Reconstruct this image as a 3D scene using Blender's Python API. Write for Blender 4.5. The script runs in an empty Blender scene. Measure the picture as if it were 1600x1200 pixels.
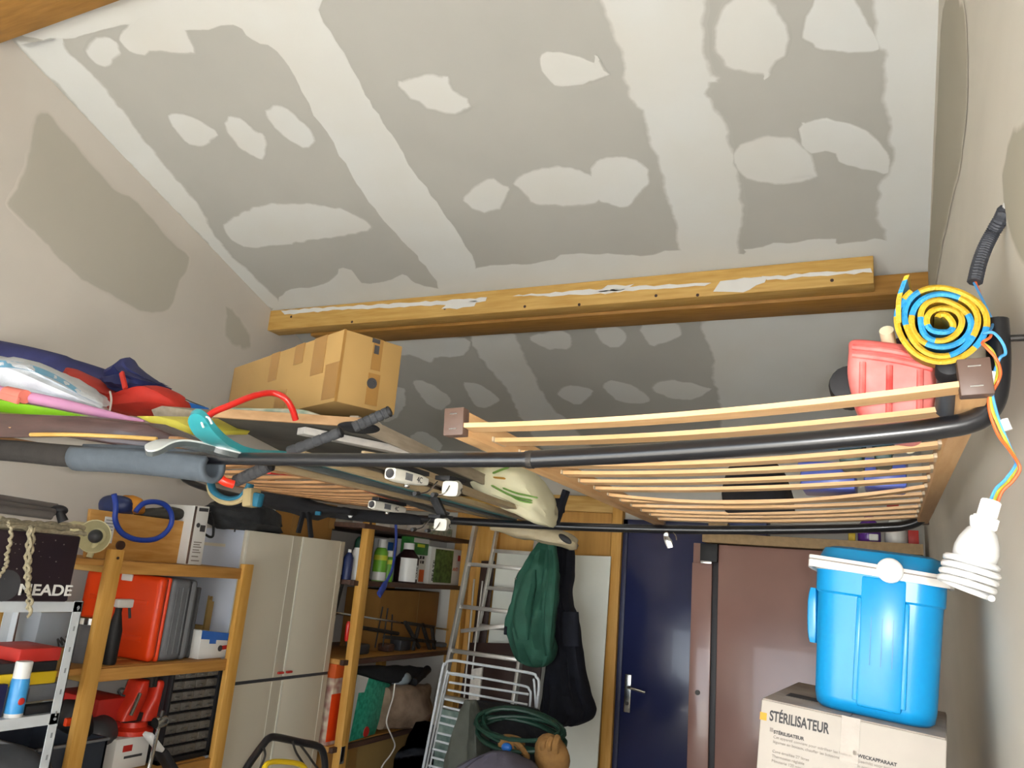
import bpy, bmesh, math, random
from mathutils import Vector, Matrix, noise
random.seed(7)
SC = bpy.context.scene
COL = SC.collection
# ------------------------------------------------------------------ camera
F = 1205.0
YAW, PITCH, ROLL = math.radians(26.477), math.radians(13.862), math.radians(4.953)
CAM = Vector((0, 0, 1.7))
FW = Vector((-math.sin(YAW)*math.cos(PITCH), math.cos(YAW)*math.cos(PITCH), math.sin(PITCH)))
_r = Vector((math.cos(YAW), math.sin(YAW), 0)); _u = _r.cross(FW)
RT = math.cos(ROLL)*_r + math.sin(ROLL)*_u
UP = -math.sin(ROLL)*_r + math.cos(ROLL)*_u
cd = bpy.data.cameras.new('camera'); cam = bpy.data.objects.new('camera', cd); COL.objects.link(cam)
m3 = Matrix((RT, UP, -FW)).transposed()
cam.matrix_world = Matrix.Translation(CAM) @ m3.to_4x4()
cd.sensor_width = 36; cd.lens = 36*F/1600; cd.clip_start = 0.02; cd.clip_end = 100
SC.camera = cam
# ------------------------------------------------------------------ light and exposure
SC.view_settings.view_transform = 'Standard'; SC.view_settings.look = 'None'
SC.view_settings.gamma = 1; SC.view_settings.use_curve_mapping = False
SC.view_settings.exposure = 0.0
w = bpy.data.worlds.new('overcast_sky'); SC.world = w; w.use_nodes = True
w.node_tree.nodes['Background'].inputs[0].default_value = (0.82, 0.91, 1.0, 1)
w.node_tree.nodes['Background'].inputs[1].default_value = 6.0
fl = bpy.data.lights.new('camera_flash', 'POINT'); fl.energy = 86; fl.color = (1.0, 0.985, 0.965); fl.shadow_soft_size = 0.012
flo = bpy.data.objects.new('camera_flash', fl); COL.objects.link(flo)
flo.location = CAM + RT*0.035 + UP*0.015 - FW*0.01
sn = bpy.data.lights.new('bounce_sun', 'SUN'); sn.energy = 54; sn.angle = math.radians(1.0); sn.color = (1.0, 0.992, 0.985)
sno = bpy.data.objects.new('bounce_sun', sn); COL.objects.link(sno); sno.location = (-1.6, -8, 9)
sno.rotation_euler = (math.radians(36), 0, math.radians(-12))   # added light: falls through the doorway onto unseen floor, its bounce brightens the ceiling
po = bpy.data.lights.new('garage_door_portal', 'AREA'); po.shape = 'RECTANGLE'; po.size = 3.47; po.size_y = 2.15
po.cycles.is_portal = True
poo = bpy.data.objects.new('garage_door_portal', po); COL.objects.link(poo)
poo.location = (-1.615, -2.02, 1.075); poo.rotation_euler = (math.radians(90), 0, 0)

# ------------------------------------------------------------------ helpers
def ray(x, y): return FW*F + RT*(x-800) - UP*(y-600)
def aY(x, y, Y): d = ray(x, y); return CAM + d*(Y/d.y)
def aX(x, y, X): d = ray(x, y); return CAM + d*(X/d.x)
def aZ(x, y, Z): d = ray(x, y); return CAM + d*((Z-CAM.z)/d.z)
def V(*a): return Vector(a)
def lin(c):
    return c/12.92 if c <= .04045 else ((c+.055)/1.055)**2.4
def C(h):
    h = h.lstrip('#'); return tuple(lin(int(h[i:i+2], 16)/255) for i in (0, 2, 4))
def mat(name, col, rough=.6, metal=0, var=.12, scale=9, bump=.08, col2=None, stretch=(1, 1, 1), bscale=None, coat=0, trans=0, bd=.002, detail=4, spec=.5, sheen=0):
    m = bpy.data.materials.new(name); m.use_nodes = True
    N = m.node_tree.nodes; L = m.node_tree.links
    b = N['Principled BSDF']
    c1 = C(col); c2 = C(col2) if col2 else tuple(min(1, c*(1+var)) for c in c1)
    if not col2: c1 = tuple(c*(1-var) for c in c1)
    tc = N.new('ShaderNodeTexCoord'); mp = N.new('ShaderNodeMapping'); mp.inputs['Scale'].default_value = stretch
    L.new(tc.outputs['Object'], mp.inputs[0])
    n = N.new('ShaderNodeTexNoise'); n.inputs['Scale'].default_value = scale; n.inputs['Detail'].default_value = detail
    L.new(mp.outputs[0], n.inputs['Vector'])
    r = N.new('ShaderNodeValToRGB'); r.color_ramp.elements[0].position = .32; r.color_ramp.elements[1].position = .68
    r.color_ramp.elements[0].color = (*c1, 1); r.color_ramp.elements[1].color = (*c2, 1)
    L.new(n.outputs[0], r.inputs[0]); L.new(r.outputs[0], b.inputs['Base Color'])
    b.inputs['Roughness'].default_value = rough; b.inputs['Metallic'].default_value = metal
    b.inputs['Specular IOR Level'].default_value = spec
    b.inputs['Coat Weight'].default_value = coat; b.inputs['Transmission Weight'].default_value = trans
    if bump:
        n2 = N.new('ShaderNodeTexNoise'); n2.inputs['Scale'].default_value = bscale or scale*4; n2.inputs['Detail'].default_value = 5
        L.new(mp.outputs[0], n2.inputs['Vector'])
        bp = N.new('ShaderNodeBump'); bp.inputs['Strength'].default_value = min(1, bump*3); bp.inputs['Distance'].default_value = bd
        L.new(n2.outputs[0], bp.inputs['Height']); L.new(bp.outputs[0], b.inputs['Normal'])
    return m
def edge_mat(name, inner, outer, rough=.9, nscale=14, inner2=None):
    """plaster patch: full coat inside, thinning out raggedly to the board at its rim (vertex attribute 'coat')"""
    m = mat(name, outer, rough, bump=.06, var=.03, scale=3); N = m.node_tree.nodes; L = m.node_tree.links
    b = N['Principled BSDF']; base = b.inputs['Base Color'].links[0].from_socket
    at = N.new('ShaderNodeAttribute'); at.attribute_name = 'coat'
    tc = N.new('ShaderNodeTexCoord'); n = N.new('ShaderNodeTexNoise'); n.inputs['Scale'].default_value = nscale; n.inputs['Detail'].default_value = 6
    L.new(tc.outputs['Object'], n.inputs['Vector'])
    ad = N.new('ShaderNodeMath'); ad.operation = 'MULTIPLY_ADD'; ad.inputs[1].default_value = .9; 
    L.new(n.outputs[0], ad.inputs[0]); L.new(at.outputs['Fac'], ad.inputs[2])
    mr = N.new('ShaderNodeMapRange'); mr.inputs['From Min'].default_value = .66; mr.inputs['From Max'].default_value = 1.05
    L.new(ad.outputs[0], mr.inputs[0])
    n3 = N.new('ShaderNodeTexNoise'); n3.inputs['Scale'].default_value = 2.2; n3.inputs['Detail'].default_value = 3
    L.new(tc.outputs['Object'], n3.inputs['Vector'])
    rr = N.new('ShaderNodeValToRGB'); rr.color_ramp.elements[0].position = .3; rr.color_ramp.elements[1].position = .7
    rr.color_ramp.elements[0].color = (*C(inner2 or inner), 1); rr.color_ramp.elements[1].color = (*C(inner), 1); L.new(n3.outputs[0], rr.inputs[0])
    mx = N.new('ShaderNodeMix'); mx.data_type = 'RGBA'
    L.new(mr.outputs[0], mx.inputs[0]); L.new(base, mx.inputs[6]); L.new(rr.outputs[0], mx.inputs[7])
    L.new(mx.outputs[2], b.inputs['Base Color'])
    return m
def cat_rom(P, n=6, closed=False):
    P = [Vector(p) for p in P]; out = []
    N = len(P); R = range(N if closed else N-1)
    for i in R:
        if closed: p0, p1, p2, p3 = P[i-1], P[i], P[(i+1) % N], P[(i+2) % N]
        else: p0, p1, p2, p3 = P[max(i-1, 0)], P[i], P[i+1], P[min(i+2, N-1)]
        for k in range(n):
            t = k/n
            out.append(.5*((2*p1)+(p2-p0)*t+(2*p0-5*p1+4*p2-p3)*t*t+(3*p1-p0-3*p2+p3)*t**3))
    if not closed: out.append(P[-1])
    return out
ORI = {}
class MB:
    def __init__(s, M=None): s.v = []; s.f = []; s.mi = []; s.M = M; s.cur = 0; s.attr = None
    def add(s, vs, fs):
        o = len(s.v)
        for p in vs:
            p = Vector(p); s.v.append(s.M @ p if s.M else p)
        for f in fs: s.f.append([i+o for i in f]); s.mi.append(s.cur)
        return s
    def hexa(s, p):
        return s.add(p, [(0, 3, 2, 1), (4, 5, 6, 7), (0, 1, 5, 4), (1, 2, 6, 5), (2, 3, 7, 6), (3, 0, 4, 7)])
    def box(s, c, d, R=None, tx=1, ty=1):
        x, y, z = d[0]/2, d[1]/2, d[2]/2; c = Vector(c)
        p = [V(-x, -y, -z), V(x, -y, -z), V(x, y, -z), V(-x, y, -z), V(-x*tx, -y*ty, z), V(x*tx, -y*ty, z), V(x*tx, y*ty, z), V(-x*tx, y*ty, z)]
        if R: p = [R @ q for q in p]
        return s.hexa([q+c for q in p])
    def lohi(s, a, b):
        a, b = Vector(a), Vector(b); return s.box((a+b)/2, [abs(q) for q in (b-a)])
    def bar(s, a, b, wd, h, up=V(0, 0, 1)):
        a, b = Vector(a), Vector(b); d = (b-a).normalized(); sd = d.cross(Vector(up)).normalized(); u = sd.cross(d)
        sd = sd*wd/2; u = u*h/2
        return s.hexa([a-sd-u, a+sd-u, b+sd-u, b-sd-u, a-sd+u, a+sd+u, b+sd+u, b-sd+u])
    def tube(s, P, r, n=8, closed=False, cap=True, flat=1.0):
        P = [Vector(p) for p in P]; N = len(P); rs = r if isinstance(r, (list, tuple)) else [r]*N
        vs = []; fs = []; prev = None
        for i in range(N):
            if closed: d = P[(i+1) % N]-P[i-1]
            else: d = P[min(i+1, N-1)]-P[max(i-1, 0)]
            if d.length < 1e-9: d = V(0, 0, 1)
            d.normalize()
            if prev is None:
                a = V(0, 0, 1) if abs(d.z) < .9 else V(1, 0, 0)
                e = d.cross(a).normalized()
            else:
                e = prev-d*prev.dot(d); e = e.normalized() if e.length > 1e-6 else d.cross(V(.3, .5, .8)).normalized()
            prev = e; g = d.cross(e)
            for k in range(n):
                t = 2*math.pi*k/n; vs.append(P[i]+(e*math.cos(t)+g*math.sin(t)*flat)*rs[i])
        for i in range(N if closed else N-1):
            j = (i+1) % N
            for k in range(n):
                q = (k+1) % n; fs.append((i*n+k, i*n+q, j*n+q, j*n+k))
        if not closed and cap:
            fs.append(tuple(range(n))[::-1]); fs.append(tuple((N-1)*n+k for k in range(n)))
        return s.add(vs, fs)
    def cyl(s, a, b, r0, r1=None, n=16): return s.tube([a, b], [r0, r0 if r1 is None else r1], n)
    def lathe(s, prof, o, ax=V(0, 0, 1), n=20, cap=True):
        ax = Vector(ax).normalized(); o = Vector(o); a = V(0, 0, 1) if abs(ax.z) < .9 else V(1, 0, 0)
        e = ax.cross(a).normalized(); g = ax.cross(e); vs = []; fs = []
        for r, h in prof:
            for k in range(n):
                t = 2*math.pi*k/n; vs.append(o+ax*h+(e*math.cos(t)+g*math.sin(t))*r)
        for i in range(len(prof)-1):
            for k in range(n):
                q = (k+1) % n; fs.append((i*n+k, i*n+q, (i+1)*n+q, (i+1)*n+k))
        if cap: fs.append(tuple(range(n))[::-1]); fs.append(tuple((len(prof)-1)*n+k for k in range(n)))
        return s.add(vs, fs)
    def prism(s, pts, off):
        n = len(pts); off = Vector(off); pts = [Vector(p) for p in pts]
        return s.add(pts+[p+off for p in pts], [tuple(range(n))[::-1], tuple(range(n, 2*n))]+[(i, (i+1) % n, n+(i+1) % n, n+i) for i in range(n)])
    def rows(s, R, n=20, D=V(0, 1, 0), amp=0, freq=12, seed=0, sub=4, pw=.75, fold=0, nf=5):
        """closed soft solid: R = rows (left point, right point, half depth)"""
        D = Vector(D); rr = []
        Ls = cat_rom([r[0] for r in R], sub); Rs = cat_rom([r[1] for r in R], sub)
        ts = [q.x for q in cat_rom([V(r[2], 0, 0) for r in R], sub)]
        vs = []; fs = []; sd = V(seed*3.1, seed*1.7, seed*2.3); N = len(Ls)
        for i in range(N):
            c = (Ls[i]+Rs[i])/2; h = (Rs[i]-Ls[i])/2
            for k in range(n):
                t = 2*math.pi*k/n; ct, st = math.cos(t), math.sin(t)
                ct = math.copysign(abs(ct)**pw, ct); st = math.copysign(abs(st)**pw, st)
                o = h*ct+D*ts[i]*st
                if fold: o += D*fold*math.sin(ct*nf*3.14+seed+i*.12)*(1-abs(ct)**3)*min(1, i/3)
                p = c+o
                if amp:
                    nn = o.normalized() if o.length > 1e-6 else D
                    p += nn*amp*(noise.noise(p*freq+sd)+.5*noise.noise(p*freq*2.3+sd))
                vs.append(p)
        for i in range(N-1):
            for k in range(n):
                q = (k+1) % n; fs.append((i*n+k, i*n+q, (i+1)*n+q, (i+1)*n+k))
        fs.append(tuple(range(n))[::-1]); fs.append(tuple((N-1)*n+k for k in range(n)))
        return s.add(vs, fs)
    def blob(s, c, r, amp=.1, freq=8, seed=0, n=14, R=None, pw=1.0):
        vs = []; fs = []; c = Vector(c); sd = V(seed*2.7, seed*1.3, seed*.9); m = n*2
        for i in range(n+1):
            a = math.pi*i/n-math.pi/2
            for k in range(m):
                t = 2*math.pi*k/m
                f = lambda q: math.copysign(abs(q)**pw, q)
                d = V(f(math.cos(a))*f(math.cos(t)), f(math.cos(a))*f(math.sin(t)), f(math.sin(a)))
                p = V(d.x*r[0], d.y*r[1], d.z*r[2])
                if R: p = R @ p
                q = c+p; p = p*(1+amp*noise.noise(q*freq+sd)); vs.append(c+p)
        for i in range(n):
            for k in range(m):
                q = (k+1) % m; fs.append((i*m+k, i*m+q, (i+1)*m+q, (i+1)*m+k))
        return s.add(vs, fs)
    def build(s, name, mats, parent=None, bevel=0, smooth=None, seg=2, coat=None):
        if not isinstance(mats, (list, tuple)): mats = [mats]
        me = bpy.data.meshes.new(name)
        if parent is not None: org = ORI[parent.name]
        else:
            xs = [p.x for p in s.v]; ys = [p.y for p in s.v]; zs = [p.z for p in s.v]
            org = V((min(xs)+max(xs))/2, (min(ys)+max(ys))/2, min(zs))
        me.from_pydata([p-org for p in s.v], [], s.f)
        for mm in mats: me.materials.append(mm)
        for i, p in enumerate(me.polygons): p.material_index = s.mi[i]
        bm = bmesh.new(); bm.from_mesh(me)
        bmesh.ops.remove_doubles(bm, verts=bm.verts, dist=1e-6)
        bmesh.ops.recalc_face_normals(bm, faces=bm.faces)
        if bevel:
            ed = [e for e in bm.edges if len(e.link_faces) == 2 and e.calc_face_angle(0) > .5]
            bmesh.ops.bevel(bm, geom=ed, offset=bevel, segments=seg, profile=.5, affect='EDGES', clamp_overlap=True)
        bm.to_mesh(me); bm.free()
        if smooth is None: smooth = 40
        if smooth:
            me.polygons.foreach_set('use_smooth', [True]*len(me.polygons)); me.set_sharp_from_angle(angle=math.radians(smooth))
        ob = bpy.data.objects.new(name, me); COL.objects.link(ob)
        if parent is not None: ob.parent = parent
        else: ob.location = org
        ORI[ob.name] = org
        return ob
def tag(o, label, cat, group=None):
    o['label'] = label; o['category'] = cat
    if group: o['group'] = group
    return o
def thing(name, label, cat, loc, group=None):
    o = bpy.data.objects.new(name, None); COL.objects.link(o); o.location = loc; o.empty_display_size = .05
    ORI[o.name] = Vector(loc); return tag(o, label, cat, group)
def struct(o, label=None):
    o['kind'] = 'structure'
    if label: o['label'] = label
    return o
def text(body, size, o, right, up, m, parent, name='lettering', ex=.0004, sx=1.0, bold=0):
    cu = bpy.data.curves.new(name, 'FONT'); cu.body = body; cu.size = size; cu.extrude = ex; cu.offset = bold
    cu.materials.append(m); ob = bpy.data.objects.new(name, cu); COL.objects.link(ob)
    r = Vector(right).normalized(); u = Vector(up).normalized(); nn = r.cross(u).normalized(); u = nn.cross(r)
    M = Matrix((r*sx, u, nn)).transposed().to_4x4()
    me = bpy.data.meshes.new_from_object(ob); bpy.data.objects.remove(ob); bpy.data.curves.remove(cu)
    ob = bpy.data.objects.new(name, me); COL.objects.link(ob)
    ob.parent = parent; M.translation = Vector(o)-ORI[parent.name]; ob.matrix_local = M
    return ob
def quadpanel(mb, p4, depth):
    """p4 = four corner points in order; solid slab of the given depth behind them"""
    n = (p4[1]-p4[0]).cross(p4[3]-p4[0]).normalized()
    if n.dot(p4[0]-CAM) < 0: n = -n
    mb.hexa([p4[0], p4[1], p4[1]+n*depth, p4[0]+n*depth, p4[3], p4[2], p4[2]+n*depth, p4[3]+n*depth]); return mb

# ------------------------------------------------------------------ materials
M = {}
BOARD, COAT = '#b0afa9', '#d5d7d5'
M['board'] = mat('plasterboard', BOARD, .95, var=.03, scale=2.5, bump=.03)
M['coat'] = edge_mat('joint_compound', COAT, BOARD, inner2='#d1d0ca')
M['wallL'] = mat('wall_compound', '#cdc6bd', .95, var=.05, scale=1.6, bump=.04)
M['wallLgrey'] = edge_mat('wall_bare_board', '#b6b1a5', '#cdc6bd', nscale=9)
M['wallR'] = mat('wall_skim', '#cdc7ba', .9, var=.06, scale=2.2, bump=.06, stretch=(1, .6, 1.6))
M['wallRgrey'] = edge_mat('wall_right_board', '#a9a392', '#cdc7ba', nscale=7)
M['wallB'] = mat('wall_back_paint', '#c9c8c2', .9, var=.03, scale=2, bump=.03)
M['floor'] = mat('concrete_floor', '#a39f97', .85, var=.12, scale=5, bump=.1)
def wood(name, a, b, axis, rough=.6, scale=5):
    st = {'x': (1, 11, 11), 'y': (11, 1, 11), 'z': (11, 11, 1)}[axis]
    return mat(name, a, rough, col2=b, scale=scale, stretch=st, bump=.05, bscale=scale*3)
M['pineX'] = wood('pine_beam_across', '#bd9247', '#d0aa62', 'x')
M['pineXd'] = wood('rough_beam_across', '#94692a', '#ab7c38', 'x')
M['pineZ'] = wood('pine_upright', '#c4913f', '#d3a254', 'z')
M['pineY'] = wood('pine_lengthwise', '#a87636', '#c08d48', 'y')
M['beechX'] = wood('beech_slat', '#cba06c', '#dab283', 'x', .45)
M['beechY'] = wood('beech_rail', '#b0875a', '#c19a6c', 'y', .5)
M['beechXd'] = wood('old_beech_slat', '#9a7047', '#b0855a', 'x', .55)
M['beechYd'] = wood('old_beech_rail', '#8d6540', '#a27850', 'y', .55)
M['ply'] = wood('plywood_sheet', '#b98a45', '#c9994f', 'z', .7, 3)
M['darkwood'] = wood('dark_brown_wood', '#3f2a22', '#573d30', 'y', .5)
M['darkboard'] = mat('dark_brown_board', '#3a2620', .5, var=.15)
M['greywood'] = wood('weathered_batten', '#8d8170', '#a39684', 'y', .8)
M['whitewood'] = wood('whitewashed_batten', '#b9b4ae', '#d2ccc4', 'y', .7)
M['panel'] = mat('dusty_panel_underside', '#3f3d39', .85, col2='#5b574e', scale=4, bump=.08)
M['paneledge'] = wood('panel_edge', '#9b7750', '#b08b62', 'x', .7)
M['black'] = mat('black_paint', '#141519', .28, var=.1, coat=.3, bump=.02)
M['blackmatte'] = mat('black_plastic', '#17171a', .6, var=.15)
M['blackcloth'] = mat('black_cloth', '#121216', .95, var=.2, scale=20, bump=.2)
M['foam'] = mat('slate_foam', '#495159', .85, var=.1, scale=30, bump=.15)
M['foamblack'] = mat('black_foam', '#26221f', .9, var=.2, scale=25, bump=.2)
M['grip'] = mat('charcoal_foam_grip', '#3c3d40', .9, var=.15, scale=40, bump=.3)
M['red'] = mat('red_enamel', '#c5221a', .3, var=.08, coat=.3, bump=.01)
M['redcloth'] = mat('red_nylon', '#b32a1c', .75, var=.15, scale=12, bump=.12)
M['navy'] = mat('navy_nylon', '#272c5c', .75, var=.2, scale=12, bump=.12)
M['navycoat'] = mat('navy_coat_cloth', '#10131f', .9, var=.25, scale=14, bump=.15)
M['green'] = mat('green_nylon', '#285a49', .8, var=.15, scale=10, bump=.12)
M['whiteplastic'] = mat('white_plastic', '#e6e6e4', .35, var=.02, bump=.01)
M['bagwhite'] = mat('white_film', '#c8cdd4', .35, var=.1, scale=14, bump=.25, bd=.004)
M['bagblue'] = mat('pale_blue_film', '#5f9ec0', .35, var=.1, scale=14, bump=.2)
M['card'] = mat('brown_cardboard', '#a2814c', .8, var=.05, scale=5, bump=.04)
M['card2'] = mat('old_brown_cardboard', '#93682f', .85, var=.1, scale=5, bump=.05)
M['cardshade'] = mat('dull_cardboard', '#8f7443', .85, var=.1, scale=5, bump=.05)
M['tape'] = mat('brown_parcel_tape', '#936d38', .35, var=.06, scale=8, bump=.03)
M['pink'] = mat('pink_foam', '#c58ab0', .75, var=.06, bump=.08)
M['coral'] = mat('coral_strap', '#e07a6a', .7, var=.05)
M['lime'] = mat('lime_sheet', '#86c419', .5, var=.08)
M['yellow'] = mat('yellow_sheet', '#d6cb4e', .55, var=.08)
M['matyellow'] = mat('yellow_woven_straw', '#b8921a', .6, var=.15, scale=60, bump=.4, stretch=(1, 1, 1))
M['matblue'] = mat('blue_woven_straw', '#1f80b4', .55, var=.15, scale=60, bump=.4)
M['scuffred'] = mat('scuffed_red_plastic', '#e05a55', .6, col2='#efa39c', scale=7, bump=.2, detail=6)
M['scuffred2'] = mat('worn_red_plastic', '#d8302c', .55, col2='#ec8a82', scale=14, bump=.15, detail=6)
M['cap'] = mat('brown_plastic_cap', '#59453b', .5, var=.05)
M['steel'] = mat('bright_steel', '#c9c9c6', .22, metal=1, var=.05, bump=.01)
M['alu'] = mat('ladder_aluminium', '#cbc8c2', .33, metal=.7, var=.1, bump=.03)
M['darksteel'] = mat('dark_iron', '#3a3734', .5, metal=.5, var=.25, scale=14)
M['bluedoor'] = mat('navy_door_paint', '#23294f', .22, var=.05, scale=3, bump=.015, coat=.2)
M['blueframe'] = mat('navy_frame_paint', '#1f2444', .45, var=.15)
M['locker'] = mat('brown_lacquered_steel', '#8e6b62', .25, var=.08, scale=2, bump=.02, coat=.25)
M['lockerdark'] = mat('locker_gap_rubber', '#181319', .5)
M['chipboard'] = mat('raw_chipboard', '#9d8462', .85, var=.12, scale=40, bump=.1)
M['cooler'] = mat('cyan_plastic', '#0c90ce', .3, var=.03, bump=.01)
M['coolerlid'] = mat('cyan_lid_plastic', '#0a78a8', .35, var=.03, bump=.01)
M['offwhite'] = mat('off_white_plastic', '#d9d4cd', .4, var=.03, bump=.02)
M['paperbox'] = mat('printed_white_carton', '#b0a89e', .6, var=.03, bump=.02)
M['paperdirty'] = mat('dusty_carton_top', '#8b8078', .8, col2='#a79d94', scale=9)
M['ink'] = mat('grey_ink', '#3b3a3c', .7, bump=0)
M['inkpale'] = mat('faded_ink', '#8a827b', .7, bump=0)
M['cabinet'] = mat('beige_laminate', '#cfc7b5', .45, var=.02, scale=2, bump=.01)
M['cabinetline'] = mat('cream_edging', '#e2dfd2', .4, var=.02, bump=0)
M['cabside'] = mat('white_laminate_side', '#b9bfcc', .5, var=.02, bump=.01)
M['whitemetal'] = mat('white_enamelled_steel', '#c3c8cc', .4, var=.06, scale=14, bump=.03)
M['purpleblack'] = mat('dark_starry_carton', '#1f1720', .45, col2='#2a1c22', scale=5, bump=.02)
M['white'] = mat('white_paint', '#dddcd8', .5, var=.03, bump=.01)
M['rope'] = mat('beige_rope', '#9d9379', .9, var=.2, scale=90, bump=.4)
M['pole'] = mat('grey_anodised_tube', '#6b6764', .5, metal=.4, var=.15)
M['cream'] = mat('cream_plastic', '#cfc79a', .5, var=.06)
M['hoopblue'] = mat('blue_hose', '#1f3f9e', .4, var=.08)
M['orange'] = mat('orange_webbing', '#c98422', .7, var=.2)
M['orangered'] = mat('orange_red_plastic', '#e8430f', .42, var=.05, scale=5, bump=.02)
M['greycase'] = mat('grey_case_plastic', '#6a6c70', .6, var=.06, scale=30, bump=.08)
M['greycase2'] = mat('dark_grey_case', '#45474b', .6, var=.08, scale=30, bump=.08)
M['visered'] = mat('vise_red_paint', '#c7301a', .4, var=.15, scale=14)
M['drawer'] = mat('smoky_drawer_plastic', '#57544f', .3, col2='#6f6b64', scale=60, bump=.2, spec=.6)
M['blueink'] = mat('blue_print', '#2d62b4', .55)
M['teal'] = mat('teal_patterned_carton', '#12876c', .45, col2='#3fb596', scale=38, bump=.03, detail=2)
M['orangeprint'] = mat('orange_print', '#c9551a', .6, var=.1)
M['swirl'] = mat('swirl_paper', '#cfc3ac', .7, col2='#9c6f68', scale=22, bump=.02, detail=1)
M['beigefilm'] = mat('beige_sack', '#9c8672', .6, col2='#6f5a48', scale=10, bump=.25)
M['hose'] = mat('green_garden_hose', '#16392c', .5, var=.2)
M['tarp'] = mat('olive_grey_tarp', '#4c4f47', .8, var=.15, scale=14, bump=.2)
M['greycloth'] = mat('grey_purple_cloth', '#5a5663', .9, var=.12, scale=16, bump=.25)
M['glove'] = mat('brown_work_glove', '#8d6737', .85, var=.2, scale=18, bump=.3)
M['brightblue'] = mat('bright_blue_plastic', '#2a75d0', .4)
M['leafbag'] = mat('cream_cushion_cloth', '#d8d3b3', .8, var=.06, scale=8, bump=.15)
M['leaf'] = mat('leaf_print', '#86b45c', .8, var=.15)
M['leafo'] = mat('orange_flower_print', '#d09a3c', .8, var=.15)
M['clearfilm'] = mat('dull_clear_film', '#a3977c', .25, var=.1, scale=12, bump=.3)
M['turq'] = mat('turquoise_ski_base', '#2d8b93', .3, var=.1, scale=6, coat=.3, bump=.02)
M['skiwhite'] = mat('white_ski_base', '#c8cbc9', .3, var=.06, coat=.2, bump=.02)
M['skitop'] = mat('ski_top_sheet', '#a08c6c', .4, var=.15, scale=5)
M['skigrey'] = mat('ski_grey_side', '#4a4f50', .4, var=.15)
M['binding'] = mat('binding_white_plastic', '#d8d6cc', .35, var=.04, bump=.02)
M['purple'] = mat('purple_bottle', '#5d2f8e', .25, var=.06, bump=0)
M['cfl'] = mat('frosted_glass_tube', '#c4c4c2', .5, var=.0, bump=0)
M['wireo'] = mat('orange_wire', '#d9622c', .5, bump=0)
M['wireb'] = mat('light_blue_wire', '#4a96cf', .5, bump=0)
M['wireg'] = mat('green_yellow_wire', '#a8a83a', .5, bump=0)
M['conduit'] = mat('grey_corrugated_conduit', '#33353b', .6, bump=0)
M['brownglass'] = mat('brown_bottle', '#2a1716', .3, bump=0)
M['bottlegreen'] = mat('green_bottle', '#6fae34', .4, var=.06, bump=0)
M['labelyellow'] = mat('yellow_label', '#c9cf3a', .5, bump=0)
M['packgreen'] = mat('green_pack', '#3f8f3d', .5, col2='#2f6d33', scale=20, bump=0)
M['gardenpic'] = mat('garden_picture_print', '#2e4424', .5, col2='#5d7a3f', scale=30, bump=0)
M['darkblue'] = mat('dark_blue_plastic', '#1e2c58', .45, var=.1)
M['cfabric'] = mat('cream_speckled_cloth', '#b9b6a2', .85, col2='#7f9380', scale=26, bump=.15, detail=1)
M['bluetub'] = mat('translucent_blue_tub', '#4a5cae', .3, var=.12, scale=8)
M['darkgreen'] = mat('dark_teal_plastic', '#21413f', .5)
M['strapblue'] = mat('turquoise_strap', '#1b6580', .7, var=.15, scale=20)
M['strapcream'] = mat('cream_strap', '#a5946c', .8, var=.12, scale=20)
M['toolgrey'] = mat('grey_tool_plastic', '#3b3c40', .5, var=.12)
M['canblue'] = mat('blue_spray_can', '#2f86c9', .3, col2='#4ca3dc', scale=10, bump=0)
M['mattyellow'] = mat('case_yellow', '#cfae14', .5, var=.06)
M['casered'] = mat('case_red', '#b5281f', .5, var=.08)

# ------------------------------------------------------------------ the setting
XL, XR, YB, YF = -3.45, .195, 5.15, -2.0
CZ, CS, CY0 = 3.19, .35, 3.45
def cz(Y): return CZ+CS*(CY0-Y)
def lohi(name, a, b, m, parent=None, bevel=0): return MB().lohi(a, b).build(name, m, parent, bevel, smooth=0)
struct(lohi('floor', (XL-.2, -14, -.1), (XR+.2, YB+.2, 0), M['floor']))
b = MB().lohi((XL-.2, YF-.2, 0), (XL, YB+.2, 4.9)); wl = struct(b.build('wall_left', M['wallL'], smooth=0))
wr = struct(MB().lohi((XR, YF-.2, 0), (XR+.2, YB+.2, 4.9)).build('wall_right', M['wallR'], smooth=0))
wb = struct(lohi('wall_back', (XL-.2, YB, 0), (XR+.2, YB+.2, 3.1), M['wallB']))
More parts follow.
